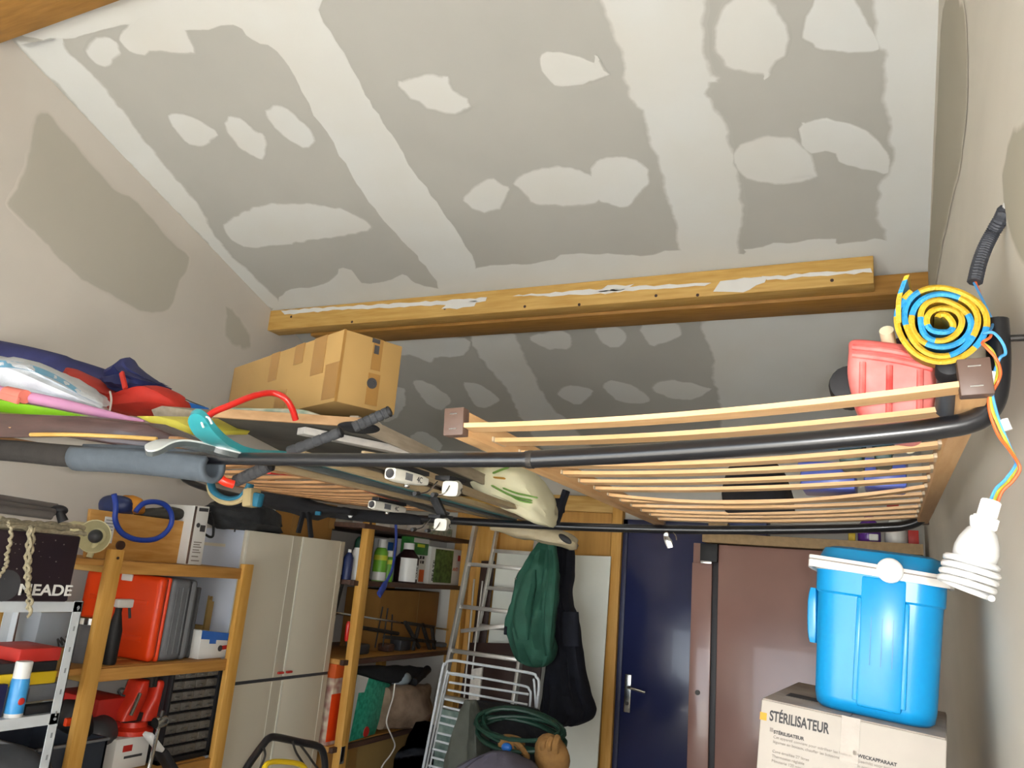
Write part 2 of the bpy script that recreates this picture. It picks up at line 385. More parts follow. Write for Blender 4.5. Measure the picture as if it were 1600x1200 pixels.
# front wall with the open garage doorway behind the photographer
wf = MB().lohi((XL-.2, YF-.2, 0), (-3.35, YF, 5.4)).lohi((.12, YF-.2, 0), (XR+.2, YF, 5.4)).lohi((-3.35, YF-.2, 2.15), (.12, YF, 5.4))
struct(wf.build('wall_front', M['wallB'], smooth=0))
p = [V(XL-.2, YF-.2, cz(YF-.2)), V(XR+.2, YF-.2, cz(YF-.2)), V(XR+.2, YB+.2, cz(YB+.2)), V(XL-.2, YB+.2, cz(YB+.2))]
ce = struct(MB().hexa(p+[q+V(0, 0, .15) for q in p]).build('ceiling', M['board'], smooth=0))
CN = V(0, CS, 1).normalized()
def onceil(x, y):
    d = ray(x, y); # plane: z + CS*Y = CZ+CS*CY0
    t = (CZ+CS*CY0-CAM.z)/(d.z+CS*d.y); return CAM+d*t
def patch(pts, proj, nrm, par, m, name, rim=.045, jit=.012, lift=.0015, seed=0, keep=(), smooth=True):
    """a thin skin of compound with an irregular rim, standing slightly proud of the board"""
    P = [proj(*q) for q in pts]
    if smooth: P = cat_rom(P, 3, closed=True)
    n = len(P); out = []; kp = []
    rnd = random.Random(seed)
    for i in range(n):
        a, c = P[i], P[(i+1) % n]; L = (c-a).length; k = max(1, min(30, int(L/.035)))
        straight = i in keep
        for j in range(k):
            q = a.lerp(c, j/k)
            if not straight and not (j == 0 and (i-1) % n in keep):
                q = q+Vector(((rnd.random()-.5), (rnd.random()-.5), (rnd.random()-.5)))*2*jit
                q = q-nrm*((q-a).dot(nrm))
            out.append(q)
    bm = bmesh.new(); lay = bm.verts.layers.float.new('coat')
    nv = nrm*(-lift)
    org = ORI[par.name]
    vs = [bm.verts.new(q+nv-org) for q in out]
    try: f = bm.faces.new(vs)
    except ValueError: bm.free(); return
    f.normal_update()
    r = bmesh.ops.inset_region(bm, faces=[f], thickness=rim, depth=0, use_even_offset=False, use_boundary=True)
    outer = set(vs)
    for v in bm.verts: v[lay] = 0.0 if v.is_boundary else 1.0
    bmesh.ops.triangulate(bm, faces=bm.faces[:])
    for v in bm.verts:
        if v[lay] > .5: v.co += nrm*(-.0012)
    bm.normal_update()
    for f in bm.faces:
        if f.normal.dot(nrm) > 0: f.normal_flip()
    me = bpy.data.meshes.new(name); bm.to_mesh(me); bm.free(); me.materials.append(m)
    o = bpy.data.objects.new(name, me); COL.objects.link(o); o.parent = par; return o
CEIL = [
 [(46, 62), (98, 52), (104, 74), (146, 112), (190, 165), (235, 225), (280, 280), (320, 330), (352, 385), (400, 430), (452, 482), (440, 494), (395, 460), (300, 358), (190, 246), (90, 136), (20, 62)],
 [(70, 62), (30, 50), (90, 15), (215, -40), (500, -40), (500, 15), (530, 65), (560, 125), (600, 190), (640, 255), (665, 290), (700, 340), (730, 385), (748, 420), (745, 470), (690, 470), (680, 440), (650, 400), (600, 345), (555, 285), (520, 225), (490, 180), (460, 120), (432, 80), (395, 62), (365, 42), (300, 48), (190, 42), (150, 50), (100, 62)],
 [(128, 70), (160, 52), (190, 70), (190, 90), (165, 107), (140, 92)],
 [(183, 60), (213, 20), (270, 18), (300, 66), (302, 86), (250, 82), (215, 88)],
 [(262, 180), (290, 175), (315, 188), (343, 212), (320, 230), (295, 226), (272, 205)],
 [(347, 190), (365, 178), (397, 197), (416, 214), (412, 250), (380, 236), (358, 212)],
 [(413, 180), (425, 163), (450, 168), (480, 192), (495, 220), (474, 233), (440, 212)],
 [(348, 350), (395, 322), (460, 315), (530, 323), (574, 345), (578, 362), (500, 376), (400, 389), (362, 376)],
 [(440, 496), (445, 455), (480, 448), (512, 440), (530, 420), (552, 422), (567, 442), (600, 440), (630, 427), (652, 442), (700, 446), (745, 418), (780, 412), (850, 408), (890, 393), (1000, 397), (1060, 390), (1158, 394), (1172, 385), (1300, 370), (1312, 380), (1390, 374), (1392, 436), (1150, 452), (700, 478)],
 [(930, -25), (945, 40), (965, 80), (975, 140), (985, 170), (1003, 182), (1006, 210), (1020, 250), (1030, 290), (1046, 335), (1052, 365), (1058, 395), (1060, 440), (1160, 440), (1160, 392), (1164, 360), (1166, 320), (1158, 270), (1146, 215), (1136, 185), (1118, 160), (1113, 135), (1130, 128), (1112, 100), (1103, 40), (1098, -25)],
 [(1112, 60), (1130, 5), (1180, -15), (1225, 20), (1235, 80), (1208, 105), (1205, 118), (1180, 120), (1130, 105)],
 [(1250, 50), (1265, 10), (1290, -20), (1335, -10), (1360, 40), (1377, 76), (1300, 82), (1265, 72)],
 [(1143, 238), (1200, 207), (1260, 225), (1281, 260), (1278, 280), (1225, 290), (1165, 281)],
 [(1247, 200), (1260, 188), (1310, 184), (1357, 205), (1388, 235), (1392, 272), (1350, 266), (1310, 257), (1300, 240), (1255, 236)],
 [(1362, -25), (1365, 75), (1378, 90), (1370, 130), (1378, 170), (1383, 225), (1388, 250), (1372, 280), (1365, 310), (1366, 340), (1380, 380), (1380, 445), (1470, 446), (1476, 290), (1486, 60), (1490, -25)],
 [(617, 125), (660, 114), (702, 118), (711, 140), (738, 160), (725, 178), (680, 176), (640, 155)],
 [(843, 100), (855, 78), (925, 93), (930, 84), (953, 116), (930, 125), (900, 135), (865, 133)],
 [(722, 305), (760, 277), (790, 285), (798, 303), (770, 333), (735, 325)],
 [(800, 285), (830, 262), (890, 258), (928, 275), (936, 320), (840, 321), (815, 302)],
 [(919, 260), (965, 241), (1010, 254), (1017, 280), (1002, 302), (985, 327), (955, 322), (930, 310)],
 [(730, 520), (800, 515), (820, 545), (840, 590), (866, 635), (895, 660), (950, 740), (880, 740), (812, 655), (790, 607), (760, 576)],
 [(826, 525), (880, 515), (897, 540), (880, 547), (850, 545)], [(930, 508), (975, 512), (978, 535), (960, 544), (940, 536)],
 [(998, 505), (1055, 500), (1067, 524), (1030, 540), (1013, 538)], [(868, 612), (890, 599), (929, 610), (905, 633), (878, 623)],
 [(940, 600), (955, 592), (987, 600), (1017, 620), (1010, 631), (970, 629), (948, 615)],
 [(1015, 605), (1040, 592), (1080, 596), (1114, 607), (1090, 623), (1060, 625), (1033, 618)],
 [(1093, 500), (1250, 485), (1420, 470), (1420, 600), (1420, 720), (1200, 720), (1130, 700), (1122, 640), (1115, 606), (1109, 590), (1108, 545)],
 [(643, 598), (660, 593), (690, 608), (709, 626), (690, 641), (665, 629)], [(722, 600), (740, 596), (775, 614), (779, 631), (745, 636)],
 [(590, 610), (632, 606), (632, 640), (600, 660)], [(580, 525), (726, 525), (726, 556), (682, 560), (672, 567), (640, 556), (590, 556)],
 [(640, 680), (660, 672), (690, 690), (690, 705), (650, 700)],
]
for i, pl in enumerate(CEIL):
    big = i in (0, 1, 8, 9, 14, 20, 27)
    patch(pl, onceil, CN, ce, M['coat'], 'compound_patch', rim={8: .016, 13: .018, 11: .02, 16: .015, 3: .025, 1: .012}.get(i, .045 if big else .032), jit=.008 if big else .007, lift=.0012+.0011*i/33*2, seed=i)
onL = lambda x, y: aX(x, y, XL)
patch([(50, 190), (68, 172), (92, 194), (130, 238), (175, 290), (215, 312), (262, 370), (298, 402), (282, 440), (265, 487), (220, 490), (180, 468), (125, 438), (60, 375), (10, 325), (14, 302), (34, 268), (42, 228)], onL, V(-1, 0, 0), wl, M['wallLgrey'], 'bare_board_patch', rim=.03, jit=.006, seed=51)
patch([(352, 478), (372, 490), (388, 512), (392, 545), (372, 545), (350, 525)], onL, V(-1, 0, 0), wl, M['wallLgrey'], 'bare_board_patch', rim=.05, jit=.012, seed=52)
onR = lambda x, y: aX(x, y, XR)
patch([(1474, 8), (1506, 0), (1513, 140), (1503, 250), (1488, 320), (1470, 400), (1458, 470), (1450, 440), (1458, 300), (1466, 150)], onR, V(1, 0, 0), wr, M['wallRgrey'], 'bare_board_patch', rim=.03, jit=.008, seed=53)
patch([(1585, 195), (1640, 180), (1640, 420), (1590, 400), (1572, 340), (1567, 270)], onR, V(1, 0, 0), wr, M['wallRgrey'], 'bare_board_patch', rim=.03, jit=.006, seed=54)
# beams under the sloping ceiling
b = MB().lohi((XL-.02, 3.45, 3.05), (-.02, 3.56, 3.18)); struct(b.build('ceiling_beam', M['pineX'], bevel=.004), 'pale planed timber beam across the room under the sloping ceiling')
b = MB().lohi((-3.2, 3.562, 3.035), (XR, 3.76, 3.13)); struct(b.build('ceiling_beam', M['pineXd'], bevel=.004), 'darker rough timber beam fixed behind the pale one')
d = ray(22, 59); rb = CAM+d*((CZ+CS*CY0-.07-CAM.z)/(d.z+CS*d.y))
b = MB().lohi((XL-.02, rb.y-.2, rb.z-.005), (XR, rb.y, rb.z+.2)); struct(b.build('ceiling_beam', M['pineXd'], bevel=.004), 'upper timber beam cut off by the top left corner of the picture')
for kx, ky in ((455, 495), (550, 503), (695, 482), (820, 479), (905, 476), (1025, 462), (1090, 461), (1300, 438)):
    q = aY(kx, ky, 3.45); MB().cyl(q-V(0, .001, 0), q+V(0, .002, 0), .008, n=8).build('knot', M['darkboard'], bpy.data.objects['ceiling_beam'])
for sm in ([(440, 490), (520, 485), (640, 478), (760, 470), (760, 476), (700, 481), (600, 486), (520, 490), (445, 497)], [(800, 467), (900, 459), (1010, 452), (1110, 446), (1100, 452), (1000, 458), (930, 464), (850, 468)], [(1190, 438), (1280, 431), (1362, 425), (1362, 430), (1280, 437), (1200, 443)], [(690, 487), (700, 478), (745, 474), (742, 483), (715, 488)], [(930, 462), (950, 452), (990, 450), (975, 459), (945, 466)], [(1115, 460), (1125, 445), (1200, 436), (1195, 445), (1160, 463)]):
    patch(sm, lambda x, y: aY(x, y-5, 3.45), V(0, 1, 0), bpy.data.objects['ceiling_beam'], M['white'], 'plaster_smear', rim=.004, jit=.005, seed=sm[0][0], smooth=False)

# ------------------------------------------------------------------ back wall: partition, doors
BACK = YB
T = thing('partition_panel', 'plywood partition with timber studs left of the navy blue door', 'partition', (-2.2, 5.12, 0))
x0, x1 = aY(742, 830, BACK).x-.15, aY(958, 790, BACK).x
zt = aY(880, 775, BACK).z
MB().lohi((x0, 5.135, 0), (x1, 5.149, zt)).build('plywood_sheet', M['ply'], T, smooth=0)
MB().lohi((x0, 5.09, zt-.11), (x1+.03, 5.135, zt)).build('header', M['pineX'], T, .004)
q0, q1 = aY(958, 800, 5.09), aY(974, 800, 5.09)
MB().lohi((q0.x, 5.075, 0), (q1.x, 5.135, zt-.005)).build('stud', M['pineZ'], T, .003)
q0, q1 = aY(752, 830, 5.09), aY(778, 830, 5.09)
MB().lohi((q0.x, 5.07, 0), (q1.x, 5.135, zt-.11)).build('stud', M['pineZ'], T, .003)
# navy door
a, c = aY(975, 860, 5.12), aY(1100, 860, 5.12)
D1 = bpy.data.objects.new('door_1', None); COL.objects.link(D1); D1.location = (a.x+.36, 5.1, 0); ORI['door_1'] = V(a.x+.36, 5.1, 0)
D1['kind'] = 'structure'; D1['label'] = 'navy blue painted door with a lever handle'
MB().lohi((a.x+.03, 5.1, .01), (a.x+.76, 5.14, 2.08)).build('door_leaf', M['bluedoor'], D1, .003)
MB().lohi((a.x-.005, 5.095, 0), (a.x+.03, 5.149, 2.13)).build('door_jamb', M['blueframe'], D1, .004)
MB().lohi((a.x-.005, 5.095, 2.085), (a.x+.8, 5.149, 2.13)).build('door_head', M['blueframe'], D1, .004)
hp = aY(981, 1083, 5.1)
MB().lohi((hp.x-.022, 5.09, hp.z-.115), (hp.x+.022, 5.1, hp.z+.115)).build('handle_plate', M['steel'], D1, .008, seg=3)
lv = aY(985, 1073, 5.1)
MB().tube(cat_rom([lv+V(0, -.01, 0), lv+V(0, -.05, 0), lv+V(.015, -.062, 0), lv+V(.06, -.064, -.006), lv+V(.115, -.062, -.014)], 4), .009, 8).build('door_handle', M['steel'], D1)
MB().cyl(hp+V(0, -.012, -.06), hp+V(0, 0, -.06), .012).build('lock_cylinder', M['darksteel'], D1)
# tall brown locker in front of the door's right half
LY = 4.62
a, c = aY(1081, 900, LY), aY(1460, 900, LY)
top = aY(1122, 850, LY).z
T = thing('brown_locker', 'tall brown lacquered locker beside the navy door, a wooden board on its top', 'locker', (-.4, LY+.2, 0))
lx = a.x; rx = XR-.03
MB().lohi((lx, LY+.02, .02), (rx, LY+.42, top)).build('body', M['locker'], T, .004)
s1 = aY(1116, 960, LY).x; s2 = aY(1121, 960, LY).x
MB().lohi((lx, LY, .03), (aY(1111, 960, LY).x, LY+.02, aY(1100, 880, LY).z)).build('narrow_strip', M['locker'], T, .003)
MB().lohi((aY(1111, 960, LY).x+.002, LY+.006, .03), (s2-.002, LY+.02, top)).build('gap_strip', M['lockerdark'], T, .002)
MB().lohi((s2, LY-.006, .03), (rx, LY+.02, top-.004)).build('door', M['locker'], T, .004)
k = aY(1090, 1082, LY); MB().cyl(k+V(0, -.006, 0), k, .014, n=14).build('lock', M['darksteel'], T)
q0, q1 = aY(1096, 849, LY), aY(1122, 879, LY)
MB().lohi((q0.x, LY-.03, q1.z), (q1.x, LY+.02, q0.z)).build('corner_bracket', M['blackmatte'], T, .003)
MB().lohi((q0.x+.004, LY-.036, q1.z-.012), (q1.x-.03, LY-.01, q1.z+.004)).build('catch', M['steel'], T, .002)
wbz = aY(1100, 845, LY).z
o = MB().lohi((aY(1097, 840, LY-.05).x, LY-.05, top+.004), (rx, LY+.45, top+.058)).build('chipboard_plank', M['chipboard'], None, .003)
tag(o, 'raw chipboard plank lying on top of the brown locker', 'board')
zt2 = top+.058
q = aY(1123, 830, LY); o = MB().lohi((q.x-.055, LY-.03, zt2), (q.x+.055, LY+.03, zt2+.06)).build('wood_block', M['chipboard'], None, .003)
tag(o, 'small wood block at the left end of the chipboard plank', 'block')
q = aY(1170, 832, LY+.05); o = MB().lohi((q.x-.12, LY+.05, zt2), (q.x+.1, LY+.2, zt2+.13)).build('navy_box', M['darkblue'], None, .006)
tag(o, 'dark blue box on the chipboard plank right of the wood block', 'box')
q = aY(1358, 836, LY+.05)
T = thing('purple_bottle', 'shiny purple bottle on the chipboard plank', 'bottle', (q.x, LY+.08, zt2))
MB().lathe([(.052, 0), (.058, .012), (.058, .06), (.05, .1), (.03, .125), (.022, .14)], (q.x, LY+.08, zt2), n=20).build('bottle_body', M['purple'], T)
MB().lathe([(.024, .13), (.026, .17), (.02, .18)], (q.x, LY+.08, zt2), n=14).build('cap', M['purple'], T)
MB().lohi((q.x+.0, LY+.012, zt2+.01), (q.x+.045, LY+.026, zt2+.045)).build('label', M['white'], T, .004)
q = aY(1331, 836, LY+.05); o = MB().box((q.x, LY+.06, zt2+.03), (.035, .05, .06)).build('yellow_box', M['mattyellow'], None, .003)
tag(o, 'tiny yellow box beside the purple bottle', 'box')
q = aY(1400, 840, LY+.05); T = thing('spray_bottle', 'white spray bottle right of the purple bottle', 'bottle', (q.x, LY+.1, zt2))
MB().lathe([(.05, 0), (.055, .02), (.052, .07), (.03, .13), (.014, .17), (.014, .2)], (q.x, LY+.1, zt2), n=18).build('bottle_body', M['white'], T)
MB().box((q.x-.01, LY+.1, zt2+.22), (.06, .025, .035)).build('spray_head', M['casered'], T, .004)
q = aY(1421, 838, LY+.05); o = MB().box((q.x+.02, LY+.12, zt2+.04), (.05, .08, .08)).build('red_carton', M['casered'], None, .002)
tag(o, 'small red carton at the right end of the chipboard plank', 'box')
# white board leaning on the partition
wy = 5.03
p = [aY(775, 863, wy), aY(953, 869, wy), aY(934, 1230, wy), aY(752, 1230, wy)]
x0, x1 = p[0].x, p[1].x
o = MB().hexa([V(x0, 4.97, .0), V(x1, 4.97, .0), V(x1, 4.985, 0), V(x0, 4.985, 0), V(x0, 5.05, p[0].z), V(x1, 5.05, p[1].z), V(x1, 5.065, p[1].z), V(x0, 5.065, p[0].z)]).build('white_board', mat('melamine_board', '#e6e8de', .5, var=.02, bump=.01), None, .003)
tag(o, 'large white melamine board leaning on the plywood partition', 'board')
# dark brown boards behind the ladder
p = [aY(732, 1004, 4.9), aY(850, 1006, 4.9)]
o = MB().hexa([V(p[0].x, 4.72, 0), V(p[1].x, 4.72, 0), V(p[1].x, 4.74, 0), V(p[0].x, 4.74, 0), V(p[0].x, 4.9, p[0].z), V(p[1].x, 4.9, p[1].z), V(p[1].x, 4.92, p[1].z), V(p[0].x, 4.92, p[0].z)]).build('dark_board', M['darkboard'], None, .004)
tag(o, 'wide dark brown board standing behind the ladder', 'board')
p = [aY(750, 876, 5.0), aY(770, 876, 5.0)]
o = MB().hexa([V(p[0].x, 4.93, 0), V(p[1].x, 4.93, 0), V(p[1].x, 4.95, 0), V(p[0].x, 4.95, 0), V(p[0].x, 5.02, p[0].z), V(p[1].x, 5.02, p[1].z), V(p[1].x, 5.04, p[1].z), V(p[0].x, 5.04, p[0].z)]).build('dark_plank', M['darkboard'], None, .003)
tag(o, 'narrow dark brown plank upright between the two ladders', 'board')

# ------------------------------------------------------------------ ladders
def ladder(name, label, Lt, Lb, Rt, Rb, rungs, wd=.05, dp=.025):
    loc = (Lb+Rb)/2; T = thing(name, label, 'ladder', (loc.x, loc.y, 0))
    def ext(a, b): d = (b-a).normalized(); return b+d*(b.z/max(.05, -d.z))
    Lb2, Rb2 = ext(Lt, Lb), ext(Rt, Rb)
    wv = (Rt-Lt).normalized()
    for a, c in ((Lt, Lb2), (Rt, Rb2)):
        MB().bar(a, c, dp, wd, up=V(0, 1, 0)).build('stile', M['alu'], T, .003)
    for z in rungs:
        tl = (Lt.z-z)/(Lt.z-Lb2.z); tr = (Rt.z-z)/(Rt.z-Rb2.z)
        MB().bar(Lt.lerp(Lb2, tl), Rt.lerp(Rb2, tr), .032, .026).build('rung', M['alu'], T, .004)
    for a in (Lb2, Rb2): MB().box(a+V(0, 0, .02), (.035, .06, .04)).build('foot', M['blackmatte'], T, .004)
    return T
Lt, Lb, Rt, Rb = aY(743, 822, 4.85), aY(690, 1090, 4.62), aY(842, 826, 4.85), aY(803, 1098, 4.62)
zz = [aY(738, 882, 4.8).z-.0+i*-.28+.28 for i in range(8)]
ladder('aluminium_ladder', 'aluminium ladder in front, its foot behind the white drying rack', Lt, Lb, Rt, Rb, [z for z in zz if z > .1])
Lt2, Lb2, Rt2, Rb2 = aY(778, 822, 5.0), aY(744, 1000, 4.93), aY(868, 826, 5.0), aY(840, 1000, 4.93)
zz = [aY(776, 861, 5.0).z-i*.255 for i in range(7)]
ladder('aluminium_ladder', 'second aluminium ladder leaning right behind the first, half hidden by the green jacket', Lt2, Lb2, Rt2, Rb2, [z for z in zz if z > .1], .04, .02)
o = MB().bar(aY(720, 986, 4.68), aY(800, 977, 4.68), .012, .025).build('spreader_bar', M['alu'], bpy.data.objects['aluminium_ladder'], .002)
for i, (xa, ya, xb, yb) in enumerate(((741, 905, 727, 1070), (754, 908, 735, 1075))):
    t = aY(xa, ya, 4.95); bq = aY(xb, yb, 4.8); d = (bq-t).normalized(); e = bq+d*(bq.z/-d.z)
    o = MB().tube([t, e], .007, 8).build('metal_rod', M['alu'], None)
    tag(o, ('thin metal rod leaning behind the ladder, left of the pair', 'thin metal rod leaning behind the ladder, right of the pair')[i], 'rod', 'rods behind the ladder')
p = aY(735, 1048, 4.5); q = aY(728, 1095, 4.5)
o = MB().hexa([V(p.x-.035, 4.55, 0), V(p.x+.025, 4.55, 0), V(p.x+.025, 4.57, 0), V(p.x-.035, 4.57, 0), V(p.x-.035, 4.58, p.z), V(p.x+.04, 4.58, p.z+.02), V(p.x+.04, 4.6, p.z+.02), V(p.x-.035, 4.6, p.z)]).build('pale_board', M['whitewood'], None, .002)
tag(o, 'narrow pale board standing upright behind the drying rack', 'board')

# ------------------------------------------------------------------ clothes hanging beside the white board
JY = 4.5
T = thing('green_jacket', 'dark green jacket hanging from the rail over the ladders', 'jacket', aY(835, 1040, JY))
R = [(848, 862, 846, .05), (838, 866, 856, .07), (828, 868, 873, .08), (815, 870, 893, .085), (806, 871, 912, .09), (803, 871, 935, .1), (796, 868, 955, .1), (792, 866, 975, .1), (795, 865, 995, .1), (803, 868, 1015, .1), (810, 864, 1030, .09), (822, 858, 1038, .07), (838, 850, 1042, .04)]
MB().rows([(aY(a, y, JY), aY(c, y, JY), t) for a, c, y, t in R], 30, V(0, 1, 0), amp=.012, freq=9, seed=3, fold=.035, nf=2.6, sub=5).build('body', M['green'], T, smooth=70)
R = [(858, 868, 850, .03), (858, 872, 880, .04), (853, 872, 920, .045), (850, 869, 960, .045), (850, 865, 1000, .04), (854, 862, 1025, .02)]
MB().rows([(aY(a, y, JY-.07), aY(c, y, JY-.07), t) for a, c, y, t in R], 18, V(0, 1, 0), amp=.01, freq=10, seed=9, fold=.015, sub=4).build('sleeve', M['green'], T, smooth=70)
R = [(826, 838, 890, .02), (815, 838, 915, .035), (805, 832, 945, .04), (803, 830, 975, .04), (808, 828, 1000, .03)]
MB().rows([(aY(a, y, JY-.09), aY(c, y, JY-.09), t) for a, c, y, t in R], 18, V(0, 1, 0), amp=.01, freq=10, seed=14, fold=.012, sub=4).build('sleeve', M['green'], T, smooth=70)
q = aY(791, 985, JY-.05); MB().box(q, (.02, .03, .05)).build('cuff_tab', M['navycoat'], T, .004)
q = aY(806, 904, JY-.1); MB().lathe([(.006, 0), (.006, .004)], q, V(0, -1, 0), n=8).build('snap_button', M['steel'], T)
CYY = 4.72
T = thing('navy_coat', 'long navy pleated coat hanging behind the green jacket', 'coat', aY(895, 1135, CYY))
R = [(862, 894, 846, .04), (862, 896, 862, .06), (862, 896, 900, .07), (862, 891, 925, .08), (862, 893, 945, .09), (860, 898, 957, .09), (860, 902, 975, .1), (858, 906, 1000, .1), (856, 912, 1040, .11), (852, 919, 1075, .12), (848, 927, 1100, .12), (846, 929, 1112, .12), (845, 922, 1125, .11), (850, 905, 1133, .08)]
MB().rows([(aY(a, y, CYY), aY(c, y, CYY), t) for a, c, y, t in R], 34, V(0, 1, 0), amp=.006, freq=8, seed=5, fold=.03, nf=5, sub=4).build('body', M['navycoat'], T, smooth=60)
R = [(878, 904, 956, .02), (878, 905, 975, .03), (880, 906, 1010, .025)]
MB().rows([(aY(a, y, CYY-.1), aY(c, y, CYY-.1), t) for a, c, y, t in R], 14, V(0, 1, 0), sub=3).build('pocket_flap', M['navycoat'], T, smooth=60)
q = aY(868, 930, CYY-.1); MB().box(q, (.02, .02, .13)).build('zip_strip', M['greycase'], T, .004)

# ------------------------------------------------------------------ folded white drying rack
RY = 3.95
T = thing('drying_rack', 'folded white wire clothes drying rack in front of the ladder', 'rack', aY(740, 1190, RY))
def rk(x, y, dy=0): return aY(x, y, RY+dy)
def uloop(pts, dy, r): return MB().tube(cat_rom([rk(x, y, dy) for x, y in pts], 6), r, 8)
uloop([(640, 1290), (662, 1195), (690, 1052), (695, 1038), (706, 1032), (740, 1037), (825, 1051), (838, 1058), (842, 1072), (836, 1130), (822, 1290)], 0, .0075).build('outer_frame', M['whitemetal'], T)
uloop([(646, 1290), (668, 1190), (696, 1060), (703, 1052), (740, 1057), (815, 1071), (827, 1078), (829, 1090), (824, 1140), (812, 1290)], .04, .0065).build('inner_frame', M['whitemetal'], T)
uloop([(652, 1290), (674, 1186), (699, 1062), (707, 1054), (740, 1060)], .07, .006).build('inner_frame', M['whitemetal'], T)
for xa, ya, xb, yb in ((666, 1196, 692, 1050), (670, 1196, 695, 1058)):
    pass
uloop([(834, 1290), (838, 1140), (835, 1070), (833, 1062)], .05, .0065).build('side_tube', M['whitemetal'], T)
for xa, ya, xb, yb in ((702, 1066, 826, 1085), (700, 1078, 824, 1101), (695, 1092, 822, 1120), (693, 1104, 820, 1134), (690, 1118, 818, 1148), (686, 1129, 816, 1162), (684, 1145, 815, 1176), (680, 1157, 812, 1190), (676, 1170, 810, 1203), (674, 1183, 808, 1217), (670, 1196, 806, 1231)):
    MB().tube([rk(xa, ya, .02), rk(xb, yb, .02)], .0062, 8).build('cross_wire', M['whitemetal'], T)

# ------------------------------------------------------------------ heap at the bottom centre
o = MB().rows([(aY(728, 1094, 3.6), aY(742, 1094, 3.6), .02), (aY(722, 1115, 3.6), aY(750, 1115, 3.6), .06), (aY(714, 1150, 3.6), aY(756, 1150, 3.6), .1), (aY(706, 1190, 3.6), aY(760, 1190, 3.6), .13), (aY(700, 1260, 3.6), aY(770, 1260, 3.6), .16)], 24, amp=.02, freq=7, seed=8, fold=.03).build('olive_tarp', M['tarp'], None, smooth=60)
tag(o, 'olive grey tarp bundled upright before the drying rack', 'tarp')
o = MB().rows([(aY(740, 1094, 3.85), aY(835, 1108, 3.85), .05), (aY(738, 1120, 3.85), aY(850, 1125, 3.85), .12), (aY(745, 1160, 3.85), aY(872, 1150, 3.85), .16), (aY(750, 1230, 3.85), aY(885, 1230, 3.85), .18)], 24, amp=.03, freq=6, seed=4, fold=.03).build('black_sack', M['blackcloth'], None, smooth=60)
tag(o, 'black sack slumped behind the green hose', 'sack')
mb = MB(); hc = aY(815, 1140, 3.6)
pts = []
for i in range(130):
    t = i/20*2*math.pi; rr = .21+.018*math.sin(i*.37)
    pts.append(hc+V(rr*math.cos(t), .1*math.sin(t)-.0004*i, .055*math.sin(t+.5)-rr*math.cos(t)*.16+.028*math.sin(i*.21)))
o = mb.tube(pts, .0095, 7).build('garden_hose', M['hose'], None); tag(o, 'coiled dark green garden hose lying over the black sack', 'hose')
def lumpy(name, label, cat, c, r, m, seed, amp=.35, freq=9, group=None, R=None):
    o = MB().blob(c, r, amp, freq, seed, 12, R).build(name, m, None, smooth=70); return tag(o, label, cat, group)
T = thing('work_glove', 'brown work glove with a blue cuff under the hose', 'glove', aY(795, 1175, 3.5)-V(0, 0, .06))
MB().blob(aY(797, 1163, 3.5), (.07, .05, .045), .3, 10, 2, 12).build('palm', M['glove'], T, smooth=70)
for i in range(4): MB().tube(cat_rom([aY(803+i*3, 1158+i*5, 3.48), aY(813+i*3, 1166+i*4, 3.46), aY(818+i*2, 1174+i*4, 3.47)], 4), [.013]*8+[.008], 8).build('finger', M['glove'], T)
MB().blob(aY(792, 1168, 3.45), (.026, .02, .02), .1, 9, 5, 8).build('cuff', M['brightblue'], T)
T = thing('work_glove', 'crumpled brown work glove at the right edge of the heap', 'glove', aY(862, 1195, 3.5)-V(0, 0, .08))
MB().blob(aY(862, 1185, 3.5), (.08, .06, .085), .4, 9, 6, 12).build('palm', M['glove'], T, smooth=70)
for i in range(3): MB().tube(cat_rom([aY(850+i*9, 1176, 3.46), aY(848+i*10, 1164-i*2, 3.44), aY(853+i*10, 1156-i*3, 3.46)], 4), [.015]*8+[.009], 8).build('finger', M['glove'], T)
o = MB().rows([(aY(765, 1174, 3.3), aY(790, 1174, 3.3), .03), (aY(735, 1186, 3.3), aY(815, 1186, 3.3), .1), (aY(715, 1205, 3.3), aY(835, 1205, 3.3), .15), (aY(700, 1260, 3.3), aY(850, 1260, 3.3), .18)], 26, amp=.015, freq=9, seed=11, fold=.03).build('grey_blanket', M['greycloth'], None, smooth=60)
tag(o, 'greyish purple blanket heaped at the bottom of the picture', 'blanket')
o = MB().rows([(aX(650, 1128, -2.5), aX(672, 1128, -2.5), .03), (aX(640, 1150, -2.5), aX(684, 1150, -2.5), .07), (aX(632, 1175, -2.5), aX(680, 1175, -2.5), .09), (aX(620, 1240, -2.5), aX(676, 1240, -2.5), .1)], 22, amp=.025, freq=9, seed=21, fold=.03).build('pale_sack', mat('pale_grey_sack', '#6f7382', .7, var=.25, scale=8, bump=.2), None, smooth=60)
tag(o, 'crumpled pale grey sack left of the drying rack', 'sack')
o = MB().rows([(aX(632, 1166, -2.35), aX(664, 1160, -2.35), .03), (aX(620, 1185, -2.35), aX(670, 1182, -2.35), .07), (aX(612, 1250, -2.35), aX(672, 1250, -2.35), .09)], 20, amp=.02, freq=9, seed=23).build('dark_sack', mat('dark_blue_sack', '#171c28', .6, var=.3, scale=8, bump=.2), None, smooth=60)
tag(o, 'dark blue sack below the crumpled pale grey sack', 'sack')
o = MB().lohi((aY(684, 1120, 4.3).x, 4.3, aY(690, 1210, 4.3).z), (aY(740, 1120, 4.3).x, 4.42, aY(690, 1108, 4.3).z)).build('teal_carton', mat('pale_teal_carton', '#4d6a66', .6, col2='#8b9c94', scale=16, bump=0), None, .004)
tag(o, 'pale teal printed carton seen through the drying rack wires', 'box')

